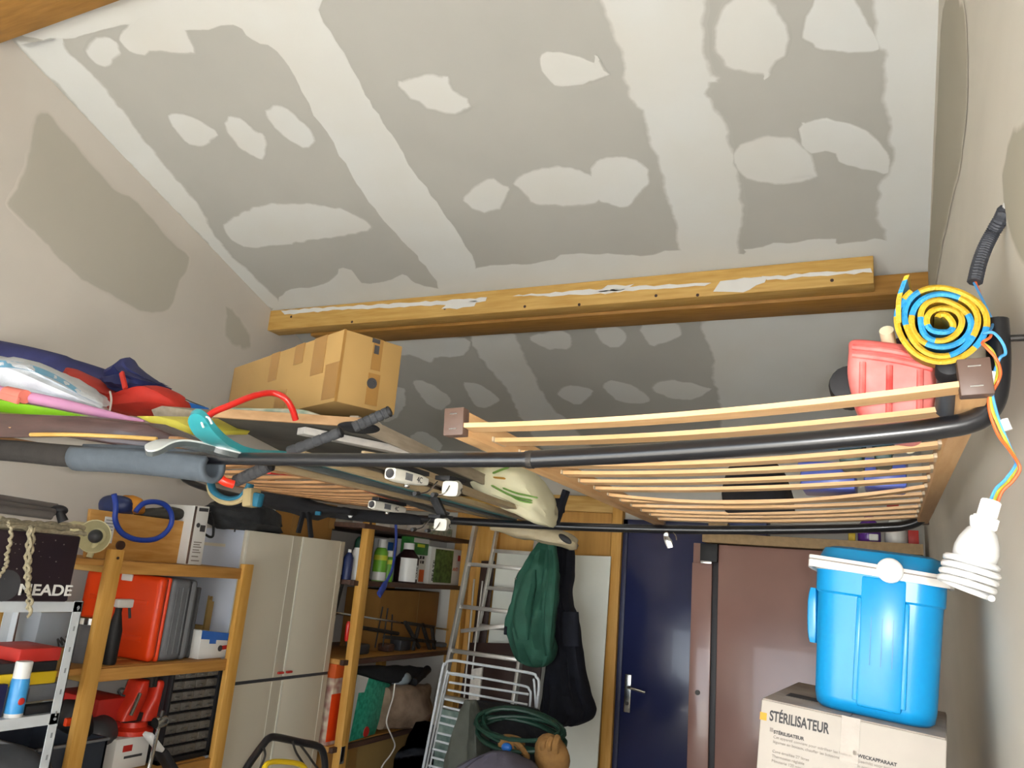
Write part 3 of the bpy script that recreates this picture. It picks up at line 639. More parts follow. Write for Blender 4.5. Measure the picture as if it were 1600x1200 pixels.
# ------------------------------------------------------------------ pine shelf in the back left corner
SX = -2.765
p0 = aX(583, 811, SX); zA = aX(660, 832, SX).z; zB = aX(630, 911, SX).z; zC = aX(600, 1027, SX).z; zD = aX(600, 1151, SX).z
yA, yB2 = p0.y-.03, 5.12
T = thing('corner_shelf', 'pine shelf along the left wall with garden bottles, behind the beige wardrobe', 'shelf', (-3.1, 4.5, 0))
for nm, x, y, z in (('upright', SX-.025, yA, p0.z), ('upright', SX-.025, yB2-.06, p0.z-.02), ('upright', -3.42, yA, p0.z), ('upright', -3.42, yB2-.06, p0.z)):
    MB().lohi((x-.025, y, 0), (x+.025, y+.065, z)).build(nm, M['pineZ'], T, .003)
for nm, z in (('top_board', zA), ('board', zB), ('board', zC), ('board', zD)):
    MB().lohi((-3.44, 3.78, z-.028), (SX+(.002 if nm == 'top_board' else -.052), yB2, z)).build(nm, M['darkwood'] if z in (zA, zB) else M['pineY'], T, .002)
    if nm == 'board': MB().lohi((SX-.05, 3.78, z-.03), (SX-.045+.02, yB2, z-.002)).build('front_edge', M['darkwood'], T, .002)
kn = aX(579, 818, SX+.002); MB().lathe([(.012, 0), (.012, .002)], kn, V(1, 0, 0), n=12).build('knot', M['darkboard'], T)
pl = aX(535, 1180, SX+.002); MB().box(pl, (.004, .035, .09)).build('steel_plate', M['steel'], T, .001)
# bottles: pixel centre, width, top, bottom
bx = SX-.1
def onB(x, y): return aX(x, y, bx)
def bottle(name, label, x0, x1, ytop, parts, group=None, base=None, X=None):
    X = X or bx; q0, q1 = aX(x0, 895, X), aX(x1, 895, X); yc = (q0.y+q1.y)/2; r = abs(q1.y-q0.y)/2*.78
    zt = aX((x0+x1)/2, ytop, X).z; z0 = zB if base is None else base; h = zt-z0
    T = thing(name, label, 'bottle', (X, yc, z0), group)
    for nm, prof, m in parts:
        MB().lathe([(a*r, bb*h) for a, bb in prof], (X, yc, z0), n=18).build(nm, m, T)
    return T, yc, r, h
bottle('blue_bottle', 'dark blue bottle at the wardrobe end of the bottle shelf', 536, 548, 858, [('body', [(.95, 0), (1, .05), (1, .72), (.6, .85), (.35, .9)], M['darkblue']), ('cap', [(.38, .9), (.38, 1), (.3, 1)], M['whiteplastic'])])
T, yc, r, h = bottle('weedkiller_jug', 'white jug with a dark green cap, half behind the pine upright', 549, 570, 838, [('body', [(.95, 0), (1, .04), (1, .62), (.8, .74), (.45, .8)], M['whiteplastic']), ('cap', [(.8, .74), (.75, .92), (.5, 1)], M['hose'])])
T, yc, r, h = bottle('fertilizer_bottle', 'taller green and white bottle right of the pine upright', 584, 600, 842, [('body', [(.95, 0), (1, .04), (1, .68), (.75, .78), (.6, .8)], M['bottlegreen']), ('cap', [(.62, .8), (.62, 1), (.5, 1)], M['whiteplastic']), ('label', [(1.02, .5), (1.02, .62)], M['labelyellow']), ('foot_label', [(1.03, .02), (1.03, .22)], M['whiteplastic'])])
bottle('fertilizer_bottle', 'shorter green and white bottle beside the blue strap', 599, 612, 860, [('body', [(.95, 0), (1, .04), (1, .68), (.75, .78), (.6, .8)], M['bottlegreen']), ('cap', [(.62, .8), (.62, 1), (.5, 1)], M['whiteplastic']), ('label', [(1.03, .56), (1.03, .7)], M['labelyellow'])])
T, yc, r, h = bottle('brown_bottle', 'brown bottle with a white label and white cap', 621, 648, 848, [('body', [(.95, 0), (1, .03), (1, .62), (.55, .78), (.4, .84)], M['brownglass']), ('cap', [(.45, .84), (.45, 1), (.35, 1)], M['whiteplastic'])])
lm = MB(); n = 14
for side in (-1, 1):
    vs = []
    for i in range(n+1):
        t = math.radians(8+ (82*i/n))*side; vs += [V(bx+1.025*r*math.cos(t), yc+1.025*r*math.sin(t), zB+.03*h), V(bx+1.025*r*math.cos(t), yc+1.025*r*math.sin(t), zB+.62*h)]
    lm.add(vs, [(2*i, 2*i+2, 2*i+3, 2*i+1) for i in range(n)])
lm.build('label', M['whiteplastic'], T)
text('BOUILLIE', .022, (bx+1.01*r, yc-.012*0+.008, zB+.1*h), (0, 0, 1), (0, -1, 0), M['whiteplastic'], T, bold=.0004)
def carton(name, label, xa, xb, ytop, m, X=None, base=None, depth=.1, cat='box', group=None, ybot=None):
    X = X or bx; a, c = aX(xa, 880, X), aX(xb, 880, X); z0 = zB if base is None else base; zt = aX((xa+xb)/2, ytop, X).z
    if ybot: z0 = aX((xa+xb)/2, ybot, X).z
    o = MB().lohi((X-depth, a.y, z0), (X, c.y, zt)).build(name, m, None, .0025); tag(o, label, cat, group); return o, a.y, c.y, z0, zt
o, ya, yb, z0, zt = carton('carton', 'white and orange carton between brown bottle and garden-picture box', 646, 665, 867, M['white'])
MB().lohi((bx, ya+.06, z0+.01), (bx+.001, yb-.01, z0+.09)).build('orange_print', M['orangeprint'], o, smooth=0)
for i in range(4): MB().lohi((bx, ya+.07+.035*(i % 2), z0+.13+.03*(i//2)), (bx+.001, ya+.095+.035*(i % 2), z0+.15+.03*(i//2))).build('pictogram', M['ink'], o, smooth=0)
o, ya, yb, z0, zt = carton('carton', 'green and white pack lying on the white and orange carton', 643, 667, 840, M['packgreen'], base=zt+.001)
MB().lohi((bx, ya+.0, zt-.035), (bx+.001, yb, zt-.004)).build('white_band', M['white'], o, smooth=0)
MB().lohi((bx, ya+.05, z0+.05), (bx+.001, yb-.05, z0+.07)).build('yellow_band', M['labelyellow'], o, smooth=0)
for i, (xa, xb, lab) in enumerate(((600, 614, 'white carton with a blue square behind the shorter green bottle'), (622, 634, 'small white carton behind the brown bottle'))):
    o, ya, yb, z0, zt = carton('carton', lab, xa, xb, 842, M['white'], X=bx-.14)
    MB().lohi((bx-.14, ya+.02, zt-.08), (bx-.139, yb-.02, zt-.02)).build('dark_square', M['blueink'] if i == 0 else M['greycase'], o, smooth=0)
# garden-picture box with the lettering on its end
a, c = onB(668, 880), onB(724, 880); zt = onB(690, 856).z
o = MB().lohi((bx-.09, a.y, zB), (bx+.02, c.y, zt)).build('garden_box', M['white'], None, .003); tag(o, 'white box with a green garden picture and lettering up its left end', 'box')
g0, g1 = aX(679, 880, bx+.02).y, aX(707, 880, bx+.02).y
MB().lohi((bx+.02, g0, zB+.012), (bx+.0215, g1, zt-.012)).build('garden_picture', M['gardenpic'], o, smooth=0)
text('BEATE', .05, (bx+.0205, a.y+.075, zB+.02), (0, 0, 1), (0, -1, 0), M['ink'], o, bold=.001)
text('JOILS', .05, (bx+.0205, a.y+.13, zB+.03), (0, 0, 1), (0, -1, 0), M['ink'], o, bold=.001)
text('ANTI', .034, (bx+.0205, g1+.012, zB+.1), (0, 1, 0), (0, 0, 1), M['orangeprint'], o, bold=.0006)
MB().box((bx+.0205, g1+.09, zt-.06), (.001, .035, .04)).build('red_emblem', M['casered'], o, smooth=0)
# white backing card behind that row
o, ya, yb, z0, zt = carton('white_carton', 'large plain white carton behind the garden-picture box', 668, 728, 840, M['white'], X=bx-.13, depth=.08)
# blue strap over the shelf edge
sp = [aX(618, 812, SX+.03), aX(619, 845, SX+.03), aX(614, 885, SX+.03), aX(606, 905, SX+.035), aX(592, 930, SX+.04)]
o = MB().tube(cat_rom(sp, 6), [.014]*20+[.026]*5, 8, flat=.35).build('blue_strap', mat('blue_webbing', '#34479a', .7, var=.15, scale=30, bump=.2), None); tag(o, 'blue webbing strap hanging in front of the bottles', 'strap')
# things on the top board (mostly behind the black rail)
for i, (xa, xb, m, lab) in enumerate(((600, 628, M['offwhite'], 'flat pale carton on the top board left of the blue strap'), (632, 662, M['offwhite'], 'flat pale carton on the top board, the middle one'), (668, 700, M['cfabric'], 'flat cream carton on the top board nearest the ladder'))):
    a, c = aX(xa, 825, SX-.1), aX(xb, 825, SX-.1); o = MB().lohi((SX-.35, a.y, zA), (SX-.06, c.y, zA+.06)).build('flat_carton', m, None, .003); tag(o, lab, 'box')
# tool board
a, c = aX(592, 960, SX-.22), V(0, 5.1, 0)
T = thing('big_carton', 'large brown carton below the bottle shelf', 'box', (SX-.35, (a.y+c.y)/2, zC))
MB().lohi((SX-.5, a.y, zC), (SX-.22, c.y, zB-.06)).build('box_body', M['card2'], T, .004)
sm = aX(652, 960, SX-.219).y; MB().lohi((SX-.22, sm-.003, zC), (SX-.2185, sm+.003, zB-.06)).build('seam', M['tape'], T, smooth=0)
for i, (xa, ya, xb, yb, r, m, lab) in enumerate(((522, 957, 700, 984, .007, 'steel', 'long thin steel rod lying across the tool board'), (560, 980, 622, 990, .012, 'darksteel', 'short perforated iron bar among the tools'), (512, 955, 532, 898, .008, 'darksteel', 'dark rod standing at the wardrobe end, left one'), (523, 962, 540, 895, .008, 'darksteel', 'dark rod standing at the wardrobe end, right one'), (598, 1010, 606, 950, .005, 'darksteel', 'thin upright iron rod before the brown carton, left one'), (586, 1012, 598, 948, .005, 'darksteel', 'thin upright iron rod before the brown carton, middle one'), (610, 1018, 613, 960, .005, 'darksteel', 'thin upright iron rod before the brown carton, right one'))):
    o = MB().tube([aX(xa, ya, SX-.12-.01*i), aX(xb, yb, SX-.12-.01*i)], r, 8).build('metal_rod', M[m], None); tag(o, lab, 'rod')
T = thing('trestle', 'dark folding iron trestle at the right of the tool board', 'trestle', aX(660, 1018, SX-.1))
for xa, ya, xb, yb in ((633, 972, 655, 1012), (655, 976, 645, 1016), (660, 975, 672, 1016), (675, 978, 679, 1020), (632, 973, 678, 980), (600, 995, 680, 1003)):
    MB().bar(aX(xa, ya, SX-.1), aX(xb, yb, SX-.1), .02, .022).build('leg' if abs(yb-ya) > 20 else 'crossbar', M['darksteel'], T, .002)
T = thing('screwdriver', 'red handled screwdriver hanging beside the wardrobe', 'screwdriver', aX(541, 1000, SX-.06))
MB().lathe([(.008, 0), (.014, .01), (.015, .09), (.01, .11)], aX(541, 1002, SX-.06), V(0, 0, 1), n=10).build('handle', M['red'], T)
MB().cyl(aX(541, 1002, SX-.06), aX(543, 1022, SX-.06), .004).build('shaft', M['darksteel'], T)
for i, (x, y, sx, sz, m, lab) in enumerate(((560, 1010, .1, .06, 'toolgrey', 'dark grey tool lump on the tool board beside the upright'), (603, 1014, .06, .05, 'darkwood', 'small brown wooden block on the tool board'), (625, 1015, .1, .07, 'toolgrey', 'black power tool body on the tool board'), (690, 1022, .12, .03, 'greycase', 'flat grey tin on the right end of the tool board'))):
    q = aX(x, y, SX-.18); o = MB().box((q.x, q.y, zC+sz/2), (.09, sx*1.3, sz)).build('tool_block', M[m], None, .012); tag(o, lab, 'tool')
# underside clutter and boxes on the low board
o = MB().rows([(aX(545, 1042, SX-.1), aX(545, 1052, SX-.1), .04), (aX(600, 1040, SX-.1), aX(600, 1066, SX-.1), .08), (aX(640, 1040, SX-.1), aX(640, 1070, SX-.1), .06), (aX(660, 1043, SX-.1), aX(660, 1060, SX-.1), .03)], 16, V(1, 0, 0), amp=.01, seed=31).build('black_bag', M['blackcloth'], None, smooth=60); tag(o, 'black bag stuffed into the top of the teal carton', 'bag')
a, c = aX(512, 1100, SX-.08), aX(541, 1100, SX-.08); zt = aX(525, 1060, SX-.08).z
T = thing('swirl_box', 'cream carton with pink swirls and an orange flap beside the wardrobe', 'box', (SX-.2, (a.y+c.y)/2, zD))
MB().lohi((SX-.35, max(a.y, 3.79), zD), (SX-.08, c.y, zt)).build('box_body', M['swirl'], T, .003)
MB().lohi((SX-.36, max(a.y, 3.785), zt), (SX-.075, c.y, zt+.075)).build('flap', M['orangeprint'], T, .003)
g = aX(522, 1115, SX-.079); MB().lohi((SX-.08, g.y-.045, zD+.02), (SX-.077, g.y+.04, zD+.27)).build('orange_panel', M['orangered'], T, .001)
# teal carton, turned a little
def hexbox(name, tl, tr, br, bl, dep, m, bev=.003):
    n = (tr-tl).cross(bl-tl).normalized(); 
    if n.dot(tl-CAM) < 0: n = -n
    n = n*dep
    return MB().hexa([bl, br, br+n, bl+n, tl, tr, tr+n, tl+n])
X1 = SX-.03
tl, tr = aX(558, 1054, X1), aX(613, 1069, X1-.02); br, bl = aX(585, 1146, X1-.02), aX(550, 1139, X1)
tl, bl = V(X1, tl.y, tl.z), V(X1, tl.y-.03, zD+.005); tr, br = V(X1-.03, tr.y, tr.z), V(X1-.03, tr.y-.11, zD+.005)
T = thing('teal_box', 'crumpled carton with teal pattern leaning right of the pine upright', 'box', (X1-.1, (tl.y+tr.y)/2, zD))
hexbox('x', tl, tr, br, bl, .2, None).build('box_body', M['teal'], T, .006)
f = lambda u, v: tl.lerp(tr, u).lerp(bl.lerp(br, u), v)+V(.002, 0, 0)
MB().add([f(0, 0), f(.32, 0), f(.28, .24), f(.12, .26), f(.1, 1), f(0, 1)], [(0, 1, 2, 3, 4, 5)]).build('white_panel', M['white'], T, smooth=0)
MB().lathe([(.03, 0), (.028, .003)], f(.62, .9), V(1, 0, 0), n=14).build('red_spot', M['casered'], T)
X2 = X1-.02
o = MB().rows([(aX(604, 1072, X2), aX(592, 1140, X2), .05), (aX(625, 1068, X2), aX(625, 1138, X2), .12), (aX(645, 1072, X2), aX(645, 1134, X2), .12), (aX(668, 1066, X2), aX(662, 1128, X2), .05)], 18, V(1, 0, 0), amp=.02, freq=8, seed=33, fold=.02).build('paper_sack', M['beigefilm'], None, smooth=60); tag(o, 'brown and beige paper sack right of the teal carton', 'sack')
o = MB().blob(aX(626, 1060, X2-.02), (.06, .09, .05), .15, 6, 3).build('grey_bundle', mat('pale_grey_film', '#8f9ba3', .4, var=.1, bump=.1), None, smooth=70); tag(o, 'pale grey plastic bundle on top of the paper sack', 'bundle')
o = MB().tube([aX(646, 1066, X2+.02), aX(668, 1046, X2-.02)], .028, 12).build('black_tube', M['blackmatte'], None); tag(o, 'short black tube sticking out of the paper sack', 'tube')
cp = [aX(617, 1068, SX+.03), aX(614, 1090, SX+.04), aX(608, 1110, SX+.04), aX(604, 1130, SX+.04), aX(612, 1150, SX+.04), aX(617, 1165, SX+.03), aX(610, 1180, SX+.03), aX(596, 1200, SX+.02), aX(585, 1240, SX)]
o = MB().tube(cat_rom(cp, 6), .0045, 6).build('white_string', M['offwhite'], None); tag(o, 'thin white cord hanging from the teal carton', 'string')
a, c = aX(545, 1180, SX-.04), aX(640, 1180, SX-.04)
T = thing('low_carton', 'brown carton below the teal carton at the bottom of the pine shelf', 'box', (SX-.2, (a.y+c.y)/2, zD-.55))
MB().lohi((SX-.4, a.y, zD-.55), (SX-.055, c.y, zD-.035)).build('box_body', M['cardshade'], T, .004)
MB().lohi((SX-.056, a.y+.02, zD-.5), (SX-.054, a.y+.1, zD-.035)).build('tape_strip', M['tape'], T, smooth=0)
o = MB().lohi((SX-.4, 3.8, zD-.55), (SX-.07, a.y-.02, zD-.04)).build('low_carton', M['card2'], None, .004); tag(o, 'brown carton behind the pine upright at the bottom, beside the wardrobe', 'box')
o = MB().lohi((SX-.42, 3.79, zD-.6), (SX-.03, 5.05, zD-.552)).build('low_crate', M['pineY'], None, .004); tag(o, 'low pine plank carrying the bottom cartons', 'plank')
for y in (3.85, 4.95):
    o = MB().lohi((SX-.4, y-.05, 0), (SX-.06, y+.05, zD-.601)).build('plank_support', M['pineY'], None, .004); tag(o, 'pine block under the %s end of the low plank' % ('near' if y < 4 else 'far'), 'block')

# ------------------------------------------------------------------ beige wardrobe
WX = -2.87
tl, tr = aX(387, 827, WX), aX(540, 848, WX); zt = (tl.z+tr.z)/2; zs = aX(440, 1060, WX).z
y0, y1 = tl.y, tr.y
T = thing('wardrobe', 'beige wardrobe with two tall doors over two lower doors, red pulls', 'wardrobe', (-3.15, (y0+y1)/2, 0))
MB().lohi((-3.43, y0, 0), (WX-.02, y1, zt-.002)).build('carcass', M['cabside'], T, .002)
ym = aX(465, 900, WX).y
for za, zb in ((zs+.008, zt), (.06, zs-.008)):
    for ya, yb in ((y0+.001, ym-.004), (ym+.004, y1-.001)):
        d = MB().lohi((WX-.02, ya, za), (WX, yb, zb)).build('door', M['cabinet'], T, .002)
        if ya > ym: MB().lohi((WX, yb-.045, za+.003), (WX+.0015, yb-.041, zb-.003)).build('edging_line', M['cabinetline'], d, smooth=0)
        else:
            MB().lohi((WX, ya+.002, za+.003), (WX+.002, ya+.016, zb-.003)).build('edging_strip', M['cabinetline'], d, smooth=0)
            MB().lohi((WX, yb-.075, za+.003), (WX+.0015, yb-.071, zb-.003)).build('edging_line', M['cabinetline'], d, smooth=0)
MB().lohi((WX-.018, ym-.005, .06), (WX+.003, ym+.006, zs-.01)).build('centre_strip', M['cabinetline'], T, smooth=0)
MB().lohi((WX-.018, ym-.005, zs+.01), (WX+.003, ym+.006, zt)).build('centre_strip', M['cabinetline'], T, smooth=0)
MB().lohi((WX-.015, y0, zs-.008), (WX-.004, y1, zs+.008)).build('gap_rail', M['toolgrey'], T, smooth=0)
for y in (ym-.03, ym+.035): MB().box((WX+.008, y, zs+.03), (.016, .04, .012)).build('door_pull', M['casered'], T, .004)
MB().lohi((-3.4, y0-.002, zt-.09), (-3.0, y0, zt-.075)).build('side_line', M['cabinet'], T, smooth=0)
q = aY(367, 828, y0-.002); MB().box(q, (.008, .004, .02)).build('hinge_pin', M['ink'], T)
# on the wardrobe
a, c = aX(430, 820, WX-.12), V(0, 3.772, 0)
T = thing('carton_on_wardrobe', 'brown carton with dark tape strips on top of the beige wardrobe', 'box', (WX-.3, (a.y+c.y)/2, zt))
zc = aX(500, 785, WX-.12).z
MB().lohi((WX-.5, a.y, zt), (WX-.12, c.y, zc)).build('box_body', M['card2'], T, .004)
g = aX(519, 815, WX-.119).y; MB().lohi((WX-.12, g-.03, zc-.14), (WX-.1185, g+.03, zc)).build('tape_strip', M['tape'], T, smooth=0)
g = aX(462, 815, WX-.119).y; MB().lohi((WX-.12, g-.03, zc-.2), (WX-.1185, g+.03, zc)).build('tape_strip', M['tape'], T, smooth=0)
R = [(328, 790, 800, .04), (345, 784, 822, .1), (365, 780, 828, .14), (390, 784, 830, .14), (415, 800, 832, .12), (432, 818, 834, .05)]
JX = WX-.1
o = MB().rows([(aX(x, a, JX), aX(x, c, JX), t) for x, a, c, t in R], 22, V(1, 0, 0), amp=.02, freq=8, seed=12, fold=.02).build('grey_jacket', mat('charcoal_wool', '#2c2d2f', .95, var=.25, scale=30, bump=.3), None, smooth=60); tag(o, 'charcoal jacket thrown on the left end of the beige wardrobe', 'jacket')
o = MB().box(aX(425, 800, JX+.09), (.004, .05, .075), Matrix.Rotation(.15, 3, 'X')).build('white_tag', M['white'], None, .001); tag(o, 'small white paper tag between jacket and carton', 'tag')

# ------------------------------------------------------------------ pine shelf on the left
PX = -2.80
p1, p2 = aX(185, 859, PX), aX(390, 882, PX)
zt, zm, zl = aX(250, 880, PX-.05).z, aX(240, 1036, PX-.05).z, aX(330, 1180, PX-.05).z
T = thing('pine_shelf', 'pine storage shelf on the left holding the orange-red case and a drawer cabinet', 'shelf', (-3.1, (p1.y+p2.y)/2, 0))
for y in (p1.y, p2.y):
    z = p1.z if y == p1.y else p2.z
    for x in (PX, -3.41):
        MB().lohi((x-.03, y-.032, 0), (x+.0, y+.032, z if x == PX else z)).build('upright', M['pineZ'], T, .003)
    for z2 in (zt, zm, zl): MB().lohi((-3.41, y-.012, z2-.05), (PX-.03, y+.012, z2-.026)).build('side_rung', M['pineX'], T, .002)
for z in (zt, zm, zl):
    n = 4
    for i in range(n):
        xa = -3.44+i*(PX-.035+3.44)/n; MB().lohi((xa, p1.y-.16, z-.024), (xa+(PX-.035+3.44)/n-.012, p2.y-.034, z)).build('shelf_slat', M['pineY'], T, .002)
    MB().lohi((PX-.034, p1.y+.033, z-.05), (PX-.012, p2.y-.033, z-.001)).build('front_rail', M['pineY'], T, .002)
q = aX(184, 872, PX+.002); MB().lathe([(.006, 0), (.006, .003)], q, V(1, 0, 0), n=10).build('knot', M['darkboard'], T)
# top row
BXx = PX-.14
tl, tr, br, bl = aX(142, 795, BXx-.06), aX(298, 816, BXx), aX(288, 878, BXx), aX(136, 858, BXx-.06)
bl.z = zt; br.z = zt
T = thing('pine_board', 'knotty pine board standing on edge behind the blue hose ring', 'board', (BXx-.05, (bl.y+br.y)/2, zt))
hexbox('x', tl, tr, br, bl, .022, None).build('board', wood('knotty_pine', '#b07a34', '#c4924c', 'y'), T, .002)
f = lambda x, y: aX(x, y, BXx-.03)
kq = aX(187, 852, BXx-.035); MB().lathe([(.02, 0), (.019, .012)], kq+V(.0, 0, 0), V(1, 0, 0), n=14).build('knot', M['darkwood'], T)
g = aX(171, 828, BXx-.045)
hexbox('x', aX(165, 807, BXx-.035), aX(182, 809, BXx-.03), aX(174, 849, BXx-.03), aX(158, 846, BXx-.035), .003, None).build('paper_label', M['white'], T)
for i in range(6):
    t = (i+1)/8; a = aX(165-7*t, 807+39*t, BXx-.032); c = aX(182-8*t, 809+40*t, BXx-.027)
    MB().bar(a.lerp(c, .12), a.lerp(c, .85), .001, .0025, V(0, 0, 1)).build('printed_line', M['ink'], T, smooth=0)
rp = [(181, 795), (180, 812), (188, 830), (203, 840), (222, 844), (243, 842), (259, 832), (268, 817), (267, 801), (258, 789), (242, 784), (226, 786), (216, 794), (212, 800)]
o = MB().tube(cat_rom([aX(x, y, BXx+.03) for x, y in [(178, 772), (180, 782)]+rp], 6), .0115, 10).build('hose_ring', M['hoopblue'], None); tag(o, 'ring of blue hose hanging over the knotty pine board', 'hose')
CX = BXx-.1
R = [(164, 792, 800, .02), (168, 781, 803, .06), (177, 774, 804, .085), (188, 775, 805, .085), (196, 782, 806, .06)]
T = thing('sun_hat', 'blue and orange cloth hat behind the knotty pine board', 'hat', aX(180, 803, CX))
MB().rows([(aX(x, a, CX), aX(x, c, CX), t) for x, a, c, t in R], 18, V(1, 0, 0), sub=4).build('crown', M['darkblue'], T, smooth=70)
R = [(192, 780, 800, .05), (200, 775, 803, .075), (209, 774, 803, .07), (218, 782, 804, .04)]
MB().rows([(aX(x, a, CX+.03), aX(x, c, CX+.03), t) for x, a, c, t in R], 16, V(1, 0, 0), amp=.008, seed=2).build('orange_panel', M['orange'], T, smooth=70)
R = [(216, 800, 806, .03), (232, 794, 809, .06), (258, 793, 812, .07), (285, 794, 814, .07), (302, 797, 812, .05), (307, 801, 808, .02)]
o = MB().rows([(aX(x, a, CX+.02), aX(x, c, CX+.02), t) for x, a, c, t in R], 18, V(1, 0, 0), amp=.008, seed=6).build('grey_pouch', mat('dark_grey_pouch', '#3a3833', .8, var=.15, bump=.1), None, smooth=70); tag(o, 'long dark grey pouch lying behind the blue hose ring', 'pouch')
tl, tr = aX(305, 790, BXx+.05), aX(328, 792, BXx+.05); bl, br = aX(290, 877, BXx+.05), aX(315, 880, BXx+.05)
bl.z = zt+.001; br.z = zt+.001
T = thing('narrow_white_box', 'narrow white product box standing at the end of the knotty pine board', 'box', (BXx, (bl.y+br.y)/2, zt))
hexbox('x', tl, tr, br, bl, .2, None).build('box_body', M['white'], T, .003)
nrm = V(1, 0, 0); rgt = (tr-tl).normalized(); upv = (tl-bl).normalized()
def onq(u, v): return tl.lerp(tr, u).lerp(bl.lerp(br, u), v)+V(.0012, 0, 0)
MB().bar(onq(.08, .01), onq(.08, .99), .002, .012, rgt).build('foil_strip', M['steel'], T, smooth=0)
MB().bar(onq(.3, .06), onq(.92, .06), .001, .016, upv).build('logo_bar', M['ink'], T, smooth=0)
MB().lathe([(.011, 0), (.011, .001)], onq(.4, .33), nrm, n=12).build('pictogram', M['ink'], T); MB().box(onq(.72, .38), (.001, .03, .03)).build('pictogram', M['ink'], T, smooth=0)
for i, v in enumerate((.62, .66, .7, .75, .79, .86, .93)): MB().bar(onq(.3, v), onq(.3+.5*(.8 if i % 2 else 1), v), .001, .005, upv).build('printed_line', M['inkpale'], T, smooth=0)
o = MB().tube(cat_rom([aX(328, 800, BXx), aX(333, 815, BXx), aX(333, 836, BXx), aX(328, 839, BXx), aX(321, 835, BXx)], 5), .006, 8).build('black_hook', M['blackmatte'], None); tag(o, 'black wire hook hanging beside the narrow white box', 'hook')
# clamp lamp
lc = aX(148, 838, PX-.05); ax = (CAM-lc).normalized()+V(-.15, -.35, -.05)
T = thing('clamp_lamp', 'cream clamp lamp with its bowl turned to the room', 'lamp', (lc.x, lc.y, zt))
MB().lathe([(.032, -.045), (.038, -.032), (.064, .0), (.066, .008), (.062, .008), (.058, 0), (.032, -.029), (.001, -.032)], lc, ax, n=24, cap=False).build('lamp_bowl', M['cream'], T)
MB().blob(lc-ax.normalized()*.008, (.027, .027, .027), 0, 1).build('bulb', M['toolgrey'], T)
MB().cyl(lc-ax.normalized()*.033, (lc.x-.02, lc.y+.01, zt+.005), .012).build('stem', M['cream'], T)
lc2 = aX(120, 832, PX-.25); o = MB().lathe([(.02, 0), (.075, .03), (.08, .05), (.06, .075), (.02, .09)], lc2-V(0, 0, .045), V(0, 0, 1), n=20).build('cream_bowl', M['cream'], None); tag(o, 'cream plastic bowl half hidden behind the clamp lamp', 'bowl')
# cases on the middle board
def case(name, label, ya, yb, x0, x1, z0, z1, m, handle=None, bev=.022):
    T = thing(name, label, 'case', ((x0+x1)/2, (ya+yb)/2, z0))
    ym = ya+(yb-ya)*.72
    MB().lohi((x0, ya, z0), (x1, ym-.0005, z1)).build('lid', m, T, bev, seg=3)
    MB().lohi((x0, ym+.0005, z0), (x1-.004, yb, z1-.003)).build('shell', m, T, bev, seg=3)
    MB().lohi((x0+.02, ym-.01, z0+.02), (x1-.012, ym+.01, z1-.012)).build('seam', M['toolgrey'], T)
    return T
y0, y1, y2, y3 = aX(243, 960, PX-.06).y, aX(262, 960, PX-.06).y, aX(305, 960, PX-.06).y, aX(320, 960, PX-.06).y
zt1, zt2, zt3 = aX(262, 902, PX-.06).z, aX(300, 905, PX-.06).z, aX(318, 918, PX-.06).z
T = case('orange_case', 'big orange-red tool case standing on the middle board', y0, y1, -3.36, PX-.06, zm+.001, zt1, M['orangered'])
MB().box(aY(199, 902, y0-.001), (.07, .01, .03)).build('handle_slot', M['offwhite'], T, .008)
for i in range(2): MB().lohi((-3.3, y0-.004, zm+.08+.15*i), (PX-.12, y0+.002, zm+.1+.15*i)).build('rib', M['orangered'], T, .002)
T = case('grey_case', 'mid grey tool case between the orange-red case and a darker one', y1+.004, y2, -3.36, PX-.06, zm+.001, zt2, M['greycase'])
for i in range(3): MB().lohi((PX-.061, y1+.03+i*.03, zm+.03), (PX-.057, y1+.036+i*.03, zt2-.04)).build('rib', M['greycase'], T, .001)
case('dark_case', 'small dark grey case right of the mid grey one', y2+.004, y3, -3.3, PX-.1, zm+.001, zt3, M['greycase2'], bev=.015)
KX2 = -2.99
a, c = aX(323, 960, KX2), V(0, 2.94, 0)
T = thing('cut_carton', 'brown carton with a ragged top behind the blue and white box', 'box', (KX2-.1, (a.y+c.y)/2, zm))
pz = lambda y: aX(345, y, KX2).z
w_ = c.y-a.y
pts = [V(KX2, a.y, zm), V(KX2, c.y, zm), V(KX2, c.y, pz(940)), V(KX2, a.y+w_*.62, pz(940)), V(KX2, a.y+w_*.6, pz(932)), V(KX2, a.y+w_*.42, pz(932)), V(KX2, a.y+w_*.4, pz(938)), V(KX2, a.y+w_*.15, pz(937)), V(KX2, a.y, pz(931))]
MB().prism(pts, (-.012, 0, 0)).build('front_flap', M['cardshade'], T, smooth=0)
MB().lohi((-3.3, a.y, zm), (KX2-.013, c.y, zm+.13)).build('box_body', M['cardshade'], T, .003)
BQ = PX-.05
tl, tr, br, bl = aX(316, 985, BQ), aX(362, 990, BQ), aX(357, 1028, BQ), aX(310, 1024, BQ)
bl.z = zm+.001; br.z = zm+.001
T = thing('blue_white_box', 'small white box with a blue lid on the middle board beside the pine upright', 'box', (BQ-.05, (bl.y+br.y)/2, zm))
hexbox('x', tl, tr, br, bl, .1, None).build('box_body', M['white'], T, .002)
def onq2(u, v): return tl.lerp(tr, u).lerp(bl.lerp(br, u), v)+V(.0015, 0, 0)
MB().add([onq2(0, 0), onq2(1, 0), onq2(1, .3), onq2(0, .3)], [(0, 1, 2, 3)]).build('blue_band', M['blueink'], T, smooth=0)
MB().add([onq2(.28, .3), onq2(.5, .3), onq2(.5, .45), onq2(.28, .45)], [(0, 1, 2, 3)]).build('blue_badge', M['blueink'], T, smooth=0)
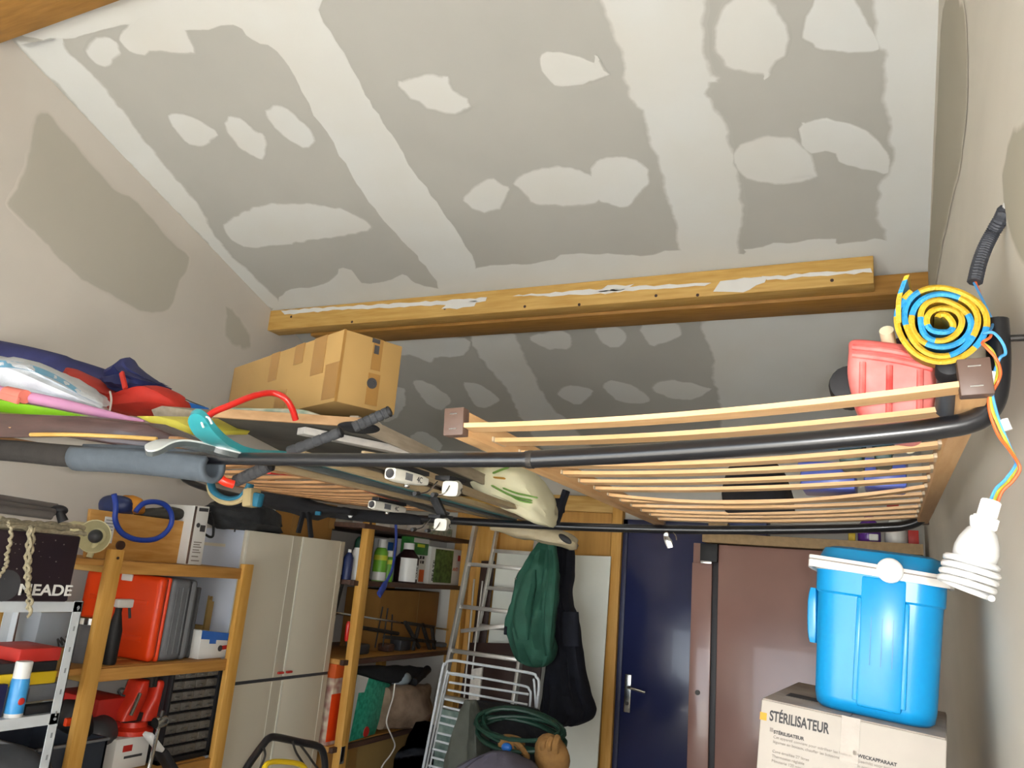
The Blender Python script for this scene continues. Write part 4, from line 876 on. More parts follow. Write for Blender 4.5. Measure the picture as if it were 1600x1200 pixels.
MB().bar(onq2(.7, .6), onq2(.99, .55), .003, .018, V(0, 0, 1)).build('red_print', M['casered'], T, smooth=0); MB().lathe([(.014, 0), (.014, .002)], onq2(.66, .62), V(1, 0, 0), n=10).build('black_print', M['ink'], T)
q = aX(179, 985, PX-.1); T = thing('spray_bottle', 'black spray bottle with a white trigger behind the near pine upright', 'bottle', (q.x, q.y, zm))
ztp = aX(187, 950, PX-.1).z
MB().lathe([(.026, 0), (.03, .01), (.03, (ztp-zm)*.6), (.014, (ztp-zm)*.92), (.014, ztp-zm)], (q.x, q.y, zm), n=16).build('bottle_body', M['blackmatte'], T)
MB().box((q.x+.01, q.y+.012, ztp+.02), (.03, .075, .035)).build('spray_head', M['white'], T, .006); MB().tube([(q.x+.01, q.y+.04, ztp+.01), (q.x+.015, q.y+.05, ztp-.04)], .006, 6).build('trigger', M['ink'], T)
q = aX(137, 1000, PX-.2); T = thing('grey_jar', 'grey metal jar left of the near pine upright on the middle board', 'jar', (q.x, q.y, zm))
MB().lathe([(.055, 0), (.06, .01), (.06, .13), (.05, .15)], (q.x, q.y, zm), n=18).build('jar_body', M['greycase'], T); MB().lathe([(.055, .15), (.055, .175), (.05, .18)], (q.x, q.y, zm), n=18).build('jar_lid', M['steel'], T)
# drawer cabinet on the low board
tl, tr, br, bl = aX(267, 1042, PX-.06), aX(349, 1037, PX-.06), aX(331, 1168, PX-.06), aX(256, 1178, PX-.06)
dy0, dy1 = (tl.y+bl.y)/2, (tr.y+br.y)/2; dz1 = min(zm-.03, (tl.z+tr.z)/2); dz0 = zl
T = thing('drawer_cabinet', 'black small-parts cabinet with rows of smoky drawers', 'cabinet', (PX-.16, (dy0+dy1)/2, zl))
MB().lohi((PX-.33, dy0, dz0), (PX-.09, dy1, dz1)).build('cabinet_shell', M['blackmatte'], T, .003)
for a, c in (((PX-.09, dy0, dz0), (PX-.06, dy0+.012, dz1)), ((PX-.09, dy1-.02, dz0), (PX-.06, dy1, dz1)), ((PX-.09, dy0, dz1-.012), (PX-.06, dy1, dz1)), ((PX-.09, dy0, dz0), (PX-.06, dy1, dz0+.02))):
    MB().lohi(a, c).build('rim', M['blackmatte'], T, .002)
nr, nc = 8, 4; hw = (dy1-dy0-.034)/nc; hh = (dz1-dz0-.034)/nr; proto = None
for r in range(nr):
    for k in range(nc):
        ya = dy0+.013+k*hw; za = dz0+.022+r*hh
        if proto is None:
            proto = MB().lohi((PX-.088, ya+.001, za+.008), (PX-.066, ya+hw-.001, za+hh-.004)).box((PX-.062, ya+hw/2, za+hh*.45), (.012, hw*.3, .008)).build('drawer', M['drawer'], T, .003)
            pr0 = (ya, za)
        else:
            o = proto.copy(); COL.objects.link(o); o.parent = T; o.location = (0, ya-pr0[0], za-pr0[1])
# bench vise on a white carton
tl, tr, br, bl = aX(183, 1156, PX-.1), aX(236, 1148, PX-.1), aX(231, 1189, PX-.1), aX(178, 1196, PX-.1)
T = thing('white_tool_carton', 'white carton with a dark red emblem under the red vise', 'box', (PX-.15, (tl.y+tr.y)/2, zl))
ya, yb, zc = tl.y, tr.y, (tl.z+tr.z)/2
MB().lohi((PX-.24, ya, zl+.001), (PX-.1, yb, zc)).build('box_body', M['white'], T, .003)
MB().box((PX-.0995, ya+.06, zc-.04), (.002, .045, .025)).build('red_emblem', M['casered'], T, smooth=0)
MB().lohi((PX-.1, ya+.05, zc-.08), (PX-.0992, yb-.03, zc-.07)).build('printed_line', M['ink'], T, smooth=0)
vz = zc+.001; vc = aX(213, 1150, PX-.15); vy = vc.y; vx = PX-.17
T = thing('bench_vise', 'red bench vise standing on the white carton', 'vise', (vx, vy, vz))
MB().lathe([(.085, 0), (.085, .018), (.06, .03), (.055, .05)], (vx, vy-.01, vz), n=20).build('swivel_base', M['visered'], T)
MB().rows([(V(vx, vy+.0, vz+.05), V(vx, vy+.1, vz+.05), .05), (V(vx, vy+.01, vz+.1), V(vx, vy+.1, vz+.1), .055), (V(vx, vy+.03, vz+.15), V(vx, vy+.09, vz+.15), .06), (V(vx, vy+.03, vz+.2), V(vx, vy+.08, vz+.2), .062), (V(vx, vy+.03, vz+.215), V(vx, vy+.065, vz+.215), .055)], 20, V(1, 0, 0), pw=.5, amp=.004).build('fixed_jaw', M['visered'], T, smooth=50)
MB().rows([(V(vx, vy-.1, vz+.06), V(vx, vy-.02, vz+.06), .04), (V(vx, vy-.09, vz+.11), V(vx, vy-.01, vz+.11), .045), (V(vx, vy-.06, vz+.16), V(vx, vy, vz+.16), .05), (V(vx, vy-.045, vz+.21), V(vx, vy+.0, vz+.21), .052), (V(vx, vy-.03, vz+.22), V(vx, vy, vz+.22), .045)], 20, V(1, 0, 0), pw=.5, amp=.004).build('moving_jaw', M['visered'], T, smooth=50)
MB().lohi((vx-.03, vy-.08, vz+.05), (vx+.03, vy+.05, vz+.085)).build('slide_bar', M['darksteel'], T, .004)
MB().lohi((vx-.055, vy-.0, vz+.19), (vx+.055, vy+.012, vz+.235)).build('jaw_plate', M['darksteel'], T, .002); MB().lohi((vx-.055, vy+.018, vz+.19), (vx+.055, vy+.03, vz+.235)).build('jaw_plate', M['darksteel'], T, .002)
MB().tube([aX(204, 1118, vx+.09), aX(219, 1083, vx+.09)], .008, 8).build('handle_bar', M['steel'], T)
sp = [aX(195, 1087, PX-.1), aX(190, 1086, PX-.1), aX(186, 1080, PX-.1), aX(189, 1076, PX-.1), aX(195, 1076, PX-.1)]
o = MB().tube(cat_rom(sp, 5), .004, 6).build('s_hook', M['ink'], None); o.name = 'hook'; tag(o, 'thin dark hook standing up behind the red vise', 'hook')
o = MB().lohi((-3.3, aX(165, 1100, -3.0).y-.05, zl), (-2.98, aX(190, 1100, -3.0).y+.02, aX(170, 1092, -2.98).z)).build('red_toolbox', M['casered'], None, .01); tag(o, 'dull red toolbox behind the vise', 'toolbox')
T = thing('torque_wrench', 'chromed wrench leaning in front of the drawer cabinet', 'wrench', aX(236, 1200, PX+.06))
t, bq = aX(250, 1128, PX+.06), aX(232, 1205, PX+.06); d = (bq-t).normalized(); e = bq+d*(bq.z-.02)/-d.z*.0
MB().tube([t, bq+d*.3], .008, 8).build('shaft', M['steel'], T)
MB().lathe([(.022, -.025), (.024, -.02), (.024, .02), (.022, .025)], t-d*.0, (0, 1, .1), n=14).build('drive_head', M['steel'], T); MB().cyl(t-d*.012, t-d*.045, .01, .008).build('square_drive', M['darksteel'], T)
T = thing('black_grip_saw', 'white and black handled tool lying against the drawer cabinet', 'tool', aX(262, 1195, PX+.01))
a, b1, c = aX(230, 1146, PX+.01), aX(250, 1172, PX+.01), aX(268, 1202, PX+.01)
MB().bar(a, b1, .02, .05, V(1, 0, 0)).build('white_shaft', M['whiteplastic'], T, .006)
MB().bar(b1, c+(c-b1)*.6, .03, .07, V(1, 0, 0)).build('grip', M['blackmatte'], T, .01)
MB().bar(b1.lerp(c, .1)+V(.016, 0, 0), b1.lerp(c, .6)+V(.016, 0, 0), .004, .02, V(1, 0, 0)).build('white_stripe', M['whiteplastic'], T, smooth=0)
# blue grey crate with tools at the bottom left
KX = PX+.02
a, c = aY(66, 1150, 1.98), aX(180, 1155, KX-.02)
T = thing('grey_crate', 'dark blue grey crate with tools at the bottom left', 'crate', (-2.95, (a.y+c.y)/2, .6))
cx0, cx1 = -3.3, KX-.06; cy0, cy1 = p1.y-.15, c.y+.0; cz1 = aX(150, 1155, KX-.06).z; cz0 = zl+.001
MB().lohi((cx0, cy0, cz0), (cx1, cy1, cz0+.01)).build('bottom', M['darkblue'], T, .002)
crm = mat('slate_crate_plastic', '#2f3540', .5, var=.1)
for p in (((cx0, cy0, cz0), (cx1, cy0+.012, cz1)), ((cx0, cy1-.012, cz0), (cx1, cy1, cz1)), ((cx0, cy0, cz0), (cx0+.012, cy1, cz1)), ((cx1-.012, cy0, cz0), (cx1, cy1, cz1))): MB().lohi(*p).build('side', crm, T, .002)
for p in (((cx0, cy0-.01, cz1-.01), (cx1+.01, cy0+.012, cz1)), ((cx1-.012, cy0, cz1-.01), (cx1+.01, cy1, cz1))): MB().lohi(*p).build('rim', M['greycase'], T, .002)
q = aX(118, 1120, -2.98); T = thing('power_tool', 'black power tool with an orange button lying in the crate', 'tool', (q.x, q.y, cz1-.05))
MB().rows([(aX(95, 1118, -2.98), aX(95, 1140, -2.98), .03), (aX(108, 1097, -2.98), aX(108, 1148, -2.98), .07), (aX(122, 1094, -2.98), aX(122, 1150, -2.98), .07), (aX(133, 1105, -2.98), aX(133, 1150, -2.98), .05)], 16, V(1, 0, 0), amp=.008, pw=.6).build('tool_body', M['blackmatte'], T, smooth=50)
MB().box(aX(107, 1128, -2.9), (.02, .03, .03)).build('orange_button', M['orangered'], T, .004)
o = MB().blob(aX(152, 1142, -2.98)+V(0, 0, 0), (.07, .07, .06), .5, 12, 4).build('tool_heap', M['toolgrey'], None, smooth=50); tag(o, 'dark grey tool bundle in the crate beside the vise', 'tool')

# ------------------------------------------------------------------ white metal shelf, bottom left
WS = -2.6
fr = aX(131, 940, WS); zT = aX(100, 940, WS).z; zM = aX(60, 1118, WS).z; ye = fr.y
T = thing('white_metal_shelf', 'white slotted metal shelf at the left edge of the picture', 'shelf', (-2.8, 1.5, 0))
M['slotgrey'] = mat('slot_shadow_grey', '#83878a', .6)
def angle(x, y, sx, sy, z0, z1):
    mb = MB().lohi((x, y, z0), (x+sx*.035, y+sy*.003, z1)).lohi((x, y, z0), (x+sx*.003, y+sy*.035, z1)); return mb
for x, sx in ((WS, -1), (-2.98, 1)):
    for y, sy in ((ye, -1), (.95, 1)):
        u = angle(x, y, sx, sy, 0, zT+.002).build('upright', M['whitemetal'], T, smooth=0)
        if x == WS:
            for k in range(14):
                z = zT-.03-k*.07
                if z > .6: MB().lohi((x+.0005, y+sy*.014, z), (x+.0012, y+sy*.020, z+.016)).build('slot', M['slotgrey'], u, smooth=0)
for z in (zT, zM, .4):
    MB().lohi((-2.98, .953, z-.004), (WS-.004, ye-.004, z)).build('shelf_plate', M['whitemetal'], T, smooth=0)
    MB().lohi((WS-.004, .953, z-.035), (WS-.0, ye-.004, z)).build('front_lip', M['whitemetal'], T, smooth=0)
    MB().lohi((-2.98, ye-.006, z-.035), (WS-.004, ye-.003, z)).build('end_lip', M['whitemetal'], T, smooth=0)
for yy, z in ((ye-.018, zT-.02), (ye-.018, zM-.018)): MB().lathe([(.005, 0), (.005, .003)], (WS+.0008, yy, z), V(1, 0, 0), n=10).build('bolt', M['slotgrey'], T)
# big dark box on top
MX = WS+.03
a, c = aX(128, 838, MX), aX(-60, 820, MX); zbt = a.z
T = thing('telescope_box', 'dark starry carton lettered in white on the metal shelf, ropes over it', 'box', (MX-.2, (a.y+c.y)/2, zT))
MB().lohi((MX-.36, c.y, zT+.001), (MX, a.y, zbt)).build('box_body', M['purpleblack'], T, .008)
tb, te = aX(27, 928, MX+.001), aX(110, 930, MX+.001)
t = text('MEADE', .05, (MX+.001, tb.y, aX(60, 928, MX).z-.004), (0, 1, 0), (0, 0, 1), M['white'], T, bold=.0012, sx=1.0)
bpy.context.view_layer.update(); wd = t.dimensions.x
t.matrix_local = t.matrix_local @ Matrix.Diagonal(((te.y-tb.y)/wd, 1, 1, 1))
rnd = random.Random(3)
for i in range(26):
    q = V(MX+.0006, c.y+.05+rnd.random()*(a.y-c.y-.1), zT+.07+rnd.random()*(zbt-zT-.09)); rr = rnd.choice((.0012, .0016, .0025)); MB().lathe([(rr, 0), (rr, .0004)], q, V(1, 0, 0), n=6).build('printed_star', M['inkpale'], T)
MB().lathe([(.05, 0), (.05, .001)], aX(8, 915, MX), V(1, 0, 0), n=20).build('printed_disc', M['toolgrey'], T)
# ropes
def rope(pts, r=.006, amp=.004):
    P = cat_rom(pts, 8); return MB().tube([p+V(0, math.sin(i*1.3)*amp, math.cos(i*1.3)*amp*.6) for i, p in enumerate(P)], r, 7)
RX = MX+.012
T = thing('hanging_rope', 'beige rope in loops over the dark starry carton, hanging down its front', 'rope', aX(45, 890, RX))
for i, pp in enumerate(([(46, 823), (43, 850), (40, 880), (41, 905), (46, 925), (43, 945), (48, 960)], [(52, 825), (51, 850), (46, 878), (46, 900), (42, 922), (49, 940), (45, 965)], [(48, 824), (46, 860), (44, 890), (44, 910), (44, 930)])):
    rope([aX(x, y, RX+.004*i) for x, y in pp], .0052).build('hanging_strand', M['rope'], T)
rope([aX(x, y, RX) for x, y in [(12, 816), (17, 830), (15, 850), (10, 868), (10, 880), (4, 892), (-6, 905)]], .0055).build('hanging_strand', M['rope'], T)
zr = zbt+.008
for i, pp in enumerate(([(-20, 800), (20, 807), (60, 815), (100, 826), (128, 836)], [(-20, 812), (25, 818), (70, 825), (100, 823), (90, 812), (50, 808), (0, 803)], [(-10, 824), (30, 823), (60, 820), (95, 830), (125, 836)], [(-20, 794), (30, 803), (70, 808), (96, 815), (80, 822), (40, 818), (-10, 812)])):
    rope([V(MX-.03-.03*i, aX(x, y, MX-.05-.03*i).y, zr+.012*(i % 3)+.004*math.sin(x)) for x, y in pp], .0085).build('coil_strand', M['rope'], T)
T = thing('tripod', 'folded grey tripod lying on the ropes at the left edge', 'tripod', aX(50, 800, MX-.1))
for i, (ya, yb) in enumerate(((779, 793), (788, 801), (797, 806))):
    MB().tube([aX(-50, ya-8, MX-.1+.03*i), aX(88-4*i, yb, MX-.1+.03*i)], .014, 10).build('leg', M['pole'], T)
MB().blob(aX(92, 797, MX-.08), (.03, .028, .018), .15, 10, 3, 8).build('hinge', M['blackmatte'], T, smooth=60); MB().cyl(aX(93, 800, MX-.06), aX(99, 815, MX-.05), .013, .017).build('knob', M['blackmatte'], T)
# on the middle plate
def boxon(name, label, x0, y0, x1, y1, X, dep, m, z0=None, cat='box', bev=.004, dy=0):
    a, c = aX(x0, y0, X), aX(x1, y1, X); zb = c.z if z0 is None else z0
    o = MB().lohi((X-dep, a.y, zb), (X, c.y, a.z)).build(name, m, None, bev); return o
X = WS-.05
T = thing('tool_case', 'red topped tool case over black and yellow trays, beside the spray can', 'case', aX(70, 1068, X))
zz0 = aX(65, 1069, X).z; zz1 = aX(65, 1050, X).z; zz2 = aX(65, 1034, X).z; zz3 = aX(60, 1013, X).z
ya, yb = aX(4, 1040, X).y, aX(92, 1040, X).y
MB().lohi((X-.2, ya+.05, zz2), (X, yb, zz3)).build('lid', M['casered'], T, .006); MB().lohi((X-.2, ya-.02, zz1), (X-.006, yb-.002, zz2)).build('tray', M['blackmatte'], T, .004); MB().lohi((X-.2, ya-.03, zz0), (X, yb, zz1)).build('yellow_tray', M['mattyellow'], T, .004)
T = thing('grey_tool_tray', 'grey plastic tray under the yellow tray on the metal shelf', 'tray', aX(70, 1100, X))
MB().lohi((X-.2, aX(-10, 1085, X).y, zM+.001), (X-.005, aX(94, 1085, X).y, zz0-.001)).build('tray_body', M['greycase'], T, .006)
MB().lohi((X-.19, aX(44, 1085, X).y, zM+.03), (X-.003, aX(46, 1085, X).y, zz0-.01)).build('seam', M['toolgrey'], T)
T = thing('caulking_gun', 'black and steel rod tool lying in front of the grey tray', 'tool', (WS-.02, ye-.1, zM))
MB().lohi((WS-.045, aX(36, 1108, WS-.03).y, zM+.001), (WS-.015, aX(93, 1108, WS-.03).y, zM+.03)).build('tool_body', M['blackmatte'], T, .006); MB().tube([V(WS-.03, aX(38, 1100, WS-.03).y, zM+.036), V(WS-.03, aX(94, 1098, WS-.03).y, zM+.036)], .006, 8).build('rod', M['steel'], T)
q = aX(24, 1100, WS-.03); h1, h2 = aX(24, 1060, WS-.03).z-zM, aX(24, 1034, WS-.03).z-zM; r = abs(aX(37, 1090, WS-.03).y-aX(11, 1090, WS-.03).y)/2
T = thing('spray_can', 'blue spray can with a white cap at the front of the metal shelf', 'can', (q.x, q.y, zM))
MB().lathe([(r*.92, .001), (r, .01), (r, h1-.012), (r*.9, h1)], (q.x, q.y, zM), n=20).build('can_body', M['canblue'], T); MB().lathe([(r*.9, h1), (r*.92, h2-.004), (r*.85, h2)], (q.x, q.y, zM), n=20).build('can_cap', M['white'], T)
MB().lathe([(r*.99, .0), (r*1.005, .004), (r*1.005, .012)], (q.x, q.y, zM), n=20).build('white_foot', M['white'], T)
MB().blob(q+V(r*.98, 0, -(q.z-zM)+h1*.42), (.003, .012, .012), 0, 1, 0, 6).build('red_emblem', M['casered'], T)
o = MB().lohi((X-.12, aX(-20, 1090, X+.02).y, zM+.001), (X+.02, aX(9, 1090, X+.02).y, aX(4, 1068, X).z)).build('purple_carton', mat('dark_violet_carton', '#211a44', .5, var=.2), None, .003); tag(o, 'dark violet carton at the left picture edge behind the spray can', 'box')
q = aX(82, 1000, -2.9)
T = thing('grey_container', 'grey plastic container with a yellow lid marked with black pen strokes', 'container', (-2.95, q.y, zM))
a, c = aX(58, 985, -2.88), aX(108, 985, -2.88); zc = aX(85, 956, -2.88).z; zb = aX(80, 1012, -2.88).z
MB().hexa([V(-3.0, a.y, zb), V(-2.88, a.y, zb), V(-2.88, c.y, zb), V(-3.0, c.y, zb), V(-3.0, a.y-.005, zc), V(-2.87, a.y-.005, zc), V(-2.87, c.y+.005, zc), V(-3.0, c.y+.005, zc)]).build('container_body', mat('grey_tub_plastic', '#878d94', .35, var=.06), T, .006)
MB().lohi((-3.0, a.y-.008, zc), (-2.865, c.y+.008, zc+.022)).build('container_lid', M['mattyellow'], T, .005)
for xa, ya2, xb, yb2 in ((92, 1010, 90, 998), (90, 998, 98, 1008), (98, 1008, 95, 996), (95, 996, 103, 1004), (103, 996, 108, 990)): MB().bar(aX(xa, ya2, -2.867), aX(xb, yb2, -2.867), .002, .006, V(0, 0, 1)).build('pen_stroke', M['ink'], T, smooth=0)
o = MB().lohi((-3.02, a.y-.02, zM), (-2.86, c.y+.02, zb-.001)).build('hidden_carton', M['cardshade'], None, .004); o.name = 'brown_carton'; tag(o, 'brown carton under the grey container with the yellow lid', 'box')
hk = aX(33, 967, XL+.02); o = MB().tube([hk+V(-.02, -.04, 0), hk+V(0, -.04, 0), hk+V(0, .05, 0)], .018, 8, flat=.6).build('wall_hook', mat('mauve_plastic', '#5c5568', .6), None); tag(o, 'mauve plastic hook on the wall above the metal shelf plate', 'hook')
o = MB().lohi((-3.42, aX(53, 990, -3.3).y-.02, 0), (-3.3, aX(53, 990, -3.3).y+.03, 1.5)).build('dark_post', M['darkwood'], None, .003); tag(o, 'brown wooden post against the wall behind the metal shelf', 'post')
q = aX(25, 1185, -2.75); o = MB().rows([(aX(-60, 1190, -2.75), aX(-60, 1260, -2.75), .08), (aX(-10, 1172, -2.75), aX(-10, 1270, -2.75), .12), (aX(40, 1170, -2.75), aX(40, 1270, -2.75), .12), (aX(72, 1190, -2.75), aX(66, 1260, -2.75), .06)], 18, V(1, 0, 0), amp=.03, seed=8, freq=8).build('grey_bag', mat('dark_grey_canvas', '#47494d', .9, var=.15, bump=.2), None, smooth=60); tag(o, 'dark grey canvas bag at the bottom left corner', 'bag')
# lawn mower, its handle in view
HX = -1.95
T = thing('lawn_mower', 'lawn mower whose black handle with a yellow lever rises before the wardrobe', 'lawn mower', (HX, aX(440, 1160, HX).y, 0))
hp = [aX(x, y, HX) for x, y in [(372, 1225), (388, 1196), (410, 1165), (420, 1154), (432, 1152), (470, 1160), (494, 1165), (504, 1174), (508, 1200), (506, 1235)]]
hp = cat_rom(hp, 6); MB().tube([V(HX+.45, hp[0].y+.02, .3)]+hp+[V(HX+.45, hp[-1].y, .3)], .013, 10).build('handle', M['black'], T)
MB().tube(cat_rom([aX(x, y, HX+.03) for x, y in [(404, 1225), (412, 1202), (420, 1192), (440, 1190), (468, 1194), (478, 1204), (482, 1230)]], 6), .009, 8).build('lever', M['mattyellow'], T)
for i, pp in enumerate(([(457, 1158), (463, 1176), (475, 1195), (486, 1215)], [(470, 1165), (480, 1178), (492, 1195), (505, 1210)], [(412, 1168), (414, 1182), (404, 1205)])): MB().tube(cat_rom([aX(x, y, HX+.02) for x, y in pp], 5), .004, 6).build('cable', M['darksteel'], T)
mq = V(HX+.45, (hp[0].y+hp[-1].y)/2, 0)
MB().lathe([(.2, .1), (.24, .12), (.24, .2), (.16, .27), (.1, .36), (.05, .38)], mq, n=22).build('deck', M['mattyellow'], T)
for sx in (-1, 1):
    for sy in (-1, 1): MB().cyl(mq+V(sx*.22, sy*.2-.02, .085), mq+V(sx*.22, sy*.2+.02, .085), .085, n=16).build('wheel', M['blackmatte'], T)

# ------------------------------------------------------------------ hanging rails (two bent tubes)
NY, FY = 1.3, 3.0
T = thing('near_rail', 'nearer black hanging tube, bent up at the right wall, foam sleeves on its left', 'rail', V(-1.2, NY, 1.9))
nl = [aY(x, y, NY) for x, y in [(-420, 668), (-150, 689), (10, 700), (125, 710), (330, 716), (600, 719), (832, 718)]]
MB().tube(cat_rom(nl, 4), .0145, 12).build('inner_tube', M['black'], T)
nr_ = [aY(x, y, NY) for x, y in [(822, 718), (960, 711), (1100, 702), (1250, 691), (1400, 677), (1480, 667), (1515, 660), (1538, 648), (1553, 625), (1559, 592), (1560, 548), (1557, 500)]]
MB().tube(cat_rom(nr_, 4), .0165, 14).build('outer_tube', M['black'], T)
MB().cyl(nr_[-1]-V(0, 0, .03), V(XR-.0005, NY, nr_[-1].z-.03), .005).build('wall_bolt', M['darksteel'], T)
MB().tube([aY(826, 718, NY), aY(834, 718, NY)], .0172, 14).build('joint_band', M['darksteel'], T)
fs = [aY(122, 714, NY), aY(200, 717, NY), aY(280, 724, NY), aY(334, 731, NY)]
mb = MB(); P = cat_rom(fs, 6)
vs = []; n = 18
for i, p in enumerate(P):
    for k in range(n+1):
        t = math.radians(-150+300*k/n)-1.2; vs.append(p+V(0, math.cos(t), math.sin(t))*.036)
ff = [(i*(n+1)+k, i*(n+1)+k+1, (i+1)*(n+1)+k+1, (i+1)*(n+1)+k) for i in range(len(P)-1) for k in range(n)]
o = mb.add(vs, ff).build('foam_sleeve', M['foam'], T, smooth=50); md = o.modifiers.new('thickness', 'SOLIDIFY'); md.thickness = .013; md.offset = -1
fb = [aY(-420, 675, NY), aY(-150, 695, NY), aY(0, 703, NY), aY(90, 711, NY), aY(128, 714, NY)]
MB().tube(cat_rom(fb, 5), [.03]*5+[.029]*15+[.026], 12).build('black_sleeve', M['foamblack'], T)
lx = nl[0]; MB().tube(cat_rom([lx, V(XL+.12, NY, lx.z+.01), V(XL+.04, NY, lx.z+.06), V(XL+.001, NY, lx.z+.12)], 5), .0145, 10).build('wall_end', M['black'], T)
T = thing('far_rail', 'farther of the two black hanging tubes, crossing before the navy door', 'rail', V(-1.2, FY, 1.9))
frp = [aY(x, y, FY) for x, y in [(232, 738), (290, 750), (360, 773), (440, 786), (560, 803), (714, 814), (900, 823), (1100, 828), (1280, 827), (1380, 824), (1415, 821), (1438, 812), (1452, 795), (1457, 770)]]
frp = [V(XL+.001, FY, frp[0].z+.05)]+frp[1:]+[V(frp[-1].x+.0, FY, frp[-1].z+.04), V(XR-.001, FY, frp[-1].z+.06)]
MB().tube(cat_rom(frp, 5), .0165, 12).build('tube', M['black'], T)
bs = [aY(x, y+1, FY) for x, y in [(405, 782), (470, 792), (560, 804), (660, 812)]]
MB().tube(cat_rom(bs, 5), [.022]+[.028]*13+[.024, .02], 12).build('black_sleeve', M['blackcloth'], T)

M['holder'] = mat('beige_plastic_holder', '#b7a488', .5, var=.05)
# ------------------------------------------------------------------ slatted bed bases on the rails
def slat_bed(name, label, P, n, mats, first, last, sag, extra={}, cap=True, loc=None, hgt=.048, wdt=.036, lift=.022):
    (l0, l1, r0, r1) = P; T = thing(name, label, 'bed base', (l0+r1)/2)
    up = (r0-l0).cross(l1-l0); up = up.normalized(); up = up if up.z > 0 else -up
    xd = (r0-l0).normalized()
    for a, c, s in ((l0, l1, 1), (r0, r1, -1)):
        o = xd*wdt/2*s+up*hgt/2
        MB().bar(a+o, c+o, wdt, hgt, up).build('side_rail', mats[1], T, .003)
        if cap:
            d = (c-a).normalized()
            k = MB().bar(a+o-d*.006, a+o+d*.02, wdt+.005, hgt+.005, up).build('end_cap', M['cap'], T, .002)
            for q in (.3, -.3): MB().bar(a+o-d*.0065-xd*.008+up*hgt*q, a+o-d*.0065+xd*.008+up*hgt*q, .002, .0018, up).build('staple', M['steel'], k, smooth=0)
            MB().bar(c+o-d*.02, c+o+d*.006, wdt+.005, hgt+.005, up).build('end_cap', M['cap'], T, .002)
    for i in range(n):
        t = first+(last-first)*i/(n-1)
        a, c = l0.lerp(l1, t)+xd*wdt+up*lift, r0.lerp(r1, t)-xd*wdt+up*lift
        sg = sag+extra.get(i, 0); N = 12; sw = .046; th = .0085
        vs = []; dY = (l1-l0).normalized()
        for k in range(N+1):
            u = k/N; q = a.lerp(c, u)-up*(sg*(1-(2*u-1)**2))-up*.0015
            vs += [q-dY*sw/2-up*th, q+dY*sw/2-up*th, q+dY*sw/2, q-dY*sw/2]
        ff = [(0, 1, 2, 3), (4*N+3, 4*N+2, 4*N+1, 4*N)]
        for k in range(N):
            for j in range(4): ff.append((4*k+j, 4*k+(j+1) % 4, 4*k+4+(j+1) % 4, 4*k+4+j))
        sl = MB().add(vs, ff).build('slat', mats[0], T, smooth=30)
        if cap and i > 0:
            for q, s in ((a, 1), (c, -1)): MB().bar(q-xd*.004*s-up*.0055, q+xd*.006*s-up*.0055, .06, .0105, up).build('slat_holder', M['holder'], sl, .002)
    return T
l0, r0 = V(-.745, 1.236, 1.945), V(.136, 1.206, 1.998)
slat_bed('bed_base', 'pale beech slatted bed base, upside down on the two black tubes at the right', (l0, V(-.83, 3.06, 1.938), r0, V(.129, 3.07, 1.992)), 13, (M['beechX'], M['beechY']), .012, .945, .012, {7: .02, 3: .004, 10: .004})
slat_bed('bed_base', 'browner slatted bed base on the two black tubes at the left', (V(-2.42, 1.38, 1.94), V(-2.5, 3.2, 1.975), V(-1.62, 1.38, 1.935), V(-1.66, 3.15, 1.958)), 14, (M['beechXd'], M['beechYd']), .03, .97, .012, cap=False, hgt=.036, lift=.012)

# ------------------------------------------------------------------ things lying on the right bed base
def bedz(X, Y): return 1.945+(X+.745)/.86*.053
